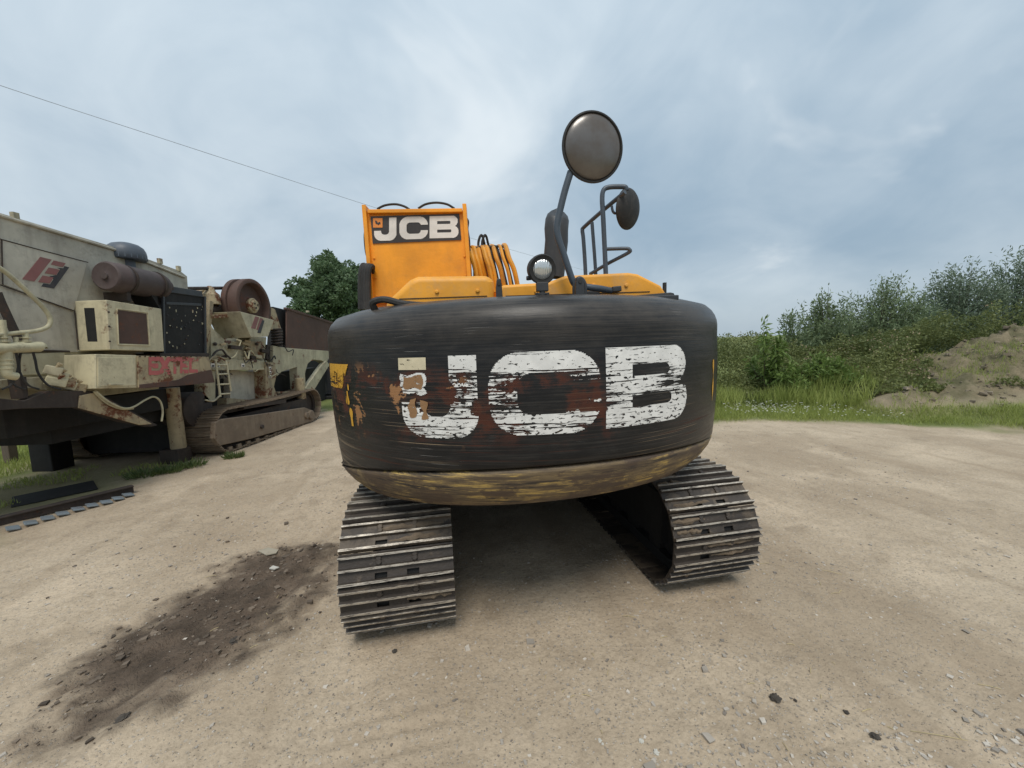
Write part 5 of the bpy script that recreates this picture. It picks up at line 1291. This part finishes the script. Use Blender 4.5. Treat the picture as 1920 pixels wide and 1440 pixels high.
w_ = (.18 + .9 * (vnoise(A[:, 0] * 1.3, A[:, 1] * 1.3, 101) > .55) + 1.0 * np.exp(-(((A[:, 0] - 1.9) / 1.3) ** 2 + ((A[:, 1] - 1.1) / .55) ** 2))) * (1 - .5 * sstep(A[:, 1], 3, 7))
A = A[RNG.random(len(A)) < w_]
Bq = np.stack([RNG.normal(1.9, 1.0, 6500), RNG.normal(1.05, .38, 6500)], -1); Bq = Bq[vnoise(Bq[:, 0] * 4, Bq[:, 1] * 4, 107) > .35]; Bq = Bq[Bq[:, 1] > .5]
S = np.concatenate([A, Bq]); stones('gravel', S, RNG.gamma(1.7, .0022, len(S)) + .0022, 'fine loose gravel strewn over the dirt yard')
A = np.stack([RNG.uniform(-4.2, -.9, 9000), RNG.uniform(.9, 5.2, 9000)], -1); pw = patch(A[:, 0], A[:, 1])
A = A[(RNG.random(len(A)) < .015 + .55 * pw) & (vnoise(A[:, 0] * 3, A[:, 1] * 3, 105) > .42)]
m, t, b, o = new_mat('soil_crumbs'); t.put(b.inputs['Base Color'], t.mix(t.attr('tint'), (.045, .034, .025), (.22, .17, .125))); b.inputs['Roughness'].default_value = .95; MAT['crumb'] = m
stones('soil_crumbs', A, RNG.gamma(1.8, .0035, len(A)) + .003, 'dark soil crumbs over the oily patch on the left', 'crumb')
A = np.stack([RNG.uniform(8.5, 19, 5000), RNG.uniform(7, 12, 5000)], -1); A = A[heap(A[:, 0], A[:, 1]) > .05][:1500]
m, t, b, o = new_mat('heap_stones'); t.put(b.inputs['Base Color'], t.mix(t.attr('tint'), (.12, .10, .075), (.34, .28, .21))); b.inputs['Roughness'].default_value = .95; MAT['heapstone'] = m
stones('heap_stones', A, RNG.gamma(1.4, .012, len(A)) + .010, 'loose stones and clods over the spoil heap', 'heapstone')
def lumps(name, u, v, r, label, mat, cat, flat=.6, grp=None):
    p = at_z(u, v); bm = bmesh.new(); bmesh.ops.create_icosphere(bm, subdivisions=4, radius=r * .9)
    for vv in bm.verts:
        n_ = mnoise.fractal(vv.co * (2.2 / r) + Vector((u, v, 0)), .9, 2.0, 4); vv.co *= 1 + .55 * n_; vv.co.z *= flat
    me = bpy.data.meshes.new(name); bm.to_mesh(me); bm.free(); ob = link_mesh(name, me, mat); ob.location = (p.x, p.y, hz(p.x, p.y) + r * flat * .45); ob.rotation_euler = (0, 0, u); tag(ob, label, cat, grp); return ob
lumps('soil_clod', 1453, 1313, .026, 'dark crumbly soil clod lying alone on the bare ground at right', 'clod', 'clod', .55)
lumps('soil_clod', 1491, 1314, .009, 'tiny dark clod just right of the largest lone clod', 'clod', 'clod', .6)
lumps('soil_clod', 1587, 1335, .013, 'small dark clod between the lone clod and the stony corner', 'clod', 'clod', .6)
lumps('soil_clod', 1640, 1382, .020, 'dark clod nearest the stony bottom right corner', 'clod', 'clod', .6)
lumps('stone', 740, 1222, .016, 'dark round stone just below the left excavator track', 'clod', 'stone', .7)
lumps('soil_clod', 230, 1343, .03, 'flat clump of dark earth at the bottom left of the oily patch', 'clod', 'clod', .4)
lumps('soil_clod', 440, 1205, .030, 'small lump of dark earth at the lower edge of the oily patch', 'clod', 'clod', .5)
for u, v, r_, lb in ((1125, 1390, .009, 'angular white stone at the bottom, left of two paler ones'), (1202, 1390, .012, 'larger white stone at the bottom middle'), (1230, 1410, .013, 'largest white stone at the bottom middle edge'), (1130, 1396, .006, 'small white chip touching the angular stone')):
    lumps('stone', u, v, r_, lb, 'white_chip', 'stone', .6)
def card(name, pts, mat, label, cat):
    P = [at_z(u, v) for u, v in pts]; c_ = sum(P, Vector()) / len(P); z_ = hz(c_.x, c_.y); b_ = MB()
    b_.prism([(p.x - c_.x, p.y - c_.y, .012 + .006 * (i % 2)) for i, p in enumerate(P)], (0, 0, -.012)); ob = b_.build(name, mat, None, bevel=.002); ob.location = (c_.x, c_.y, z_ + .004); tag(ob, label, cat)
card('flat_stone', [(484, 1037), (503, 1032), (523, 1035), (519, 1042), (500, 1045)], 'stone_pale', 'flat pale slab fragment at the top edge of the oily patch', 'stone')
card('litter_scrap', [(505, 1068), (512, 1064), (524, 1066), (515, 1071)], 'white_chip', 'small white scrap just below the flat pale slab', 'litter')
b_ = MB()
for k in range(70):
    if k < 14:
        u, v, ln, an = [(1432, 1058, .10, .1), (1434, 1075, .05, 2.2), (1560, 1075, .12, -.6), (1565, 1115, .06, .1), (1575, 1112, .06, .6), (1330, 1127, .04, .3), (1245, 1196, .05, .2), (1625, 1333, .06, .2), (1760, 1382, .22, -.25), (1855, 1290, .09, -.4), (1180, 1157, .08, -.2), (1067, 1160, .05, 1.2), (1408, 1285, .04, 0), (395, 1082, .09, .3)][k]
    else:
        u, v, ln, an = random.uniform(400, 1900), random.uniform(900, 1420), random.uniform(.02, .05), random.uniform(0, PI)
    p = at_z(u, v); z_ = hz(p.x, p.y) + .004; d_ = Vector((math.cos(an), math.sin(an), 0)) * ln / 2
    b_.tube([(p.x - d_.x, p.y - d_.y, z_), (p.x, p.y, z_ + .004), (p.x + d_.x, p.y + d_.y, z_ + .001)], .0016, 5)
sw = b_.build('straw', 'straw', None); tag(sw, 'short dry straw stalks scattered over the dirt', 'straw', kind='stuff')
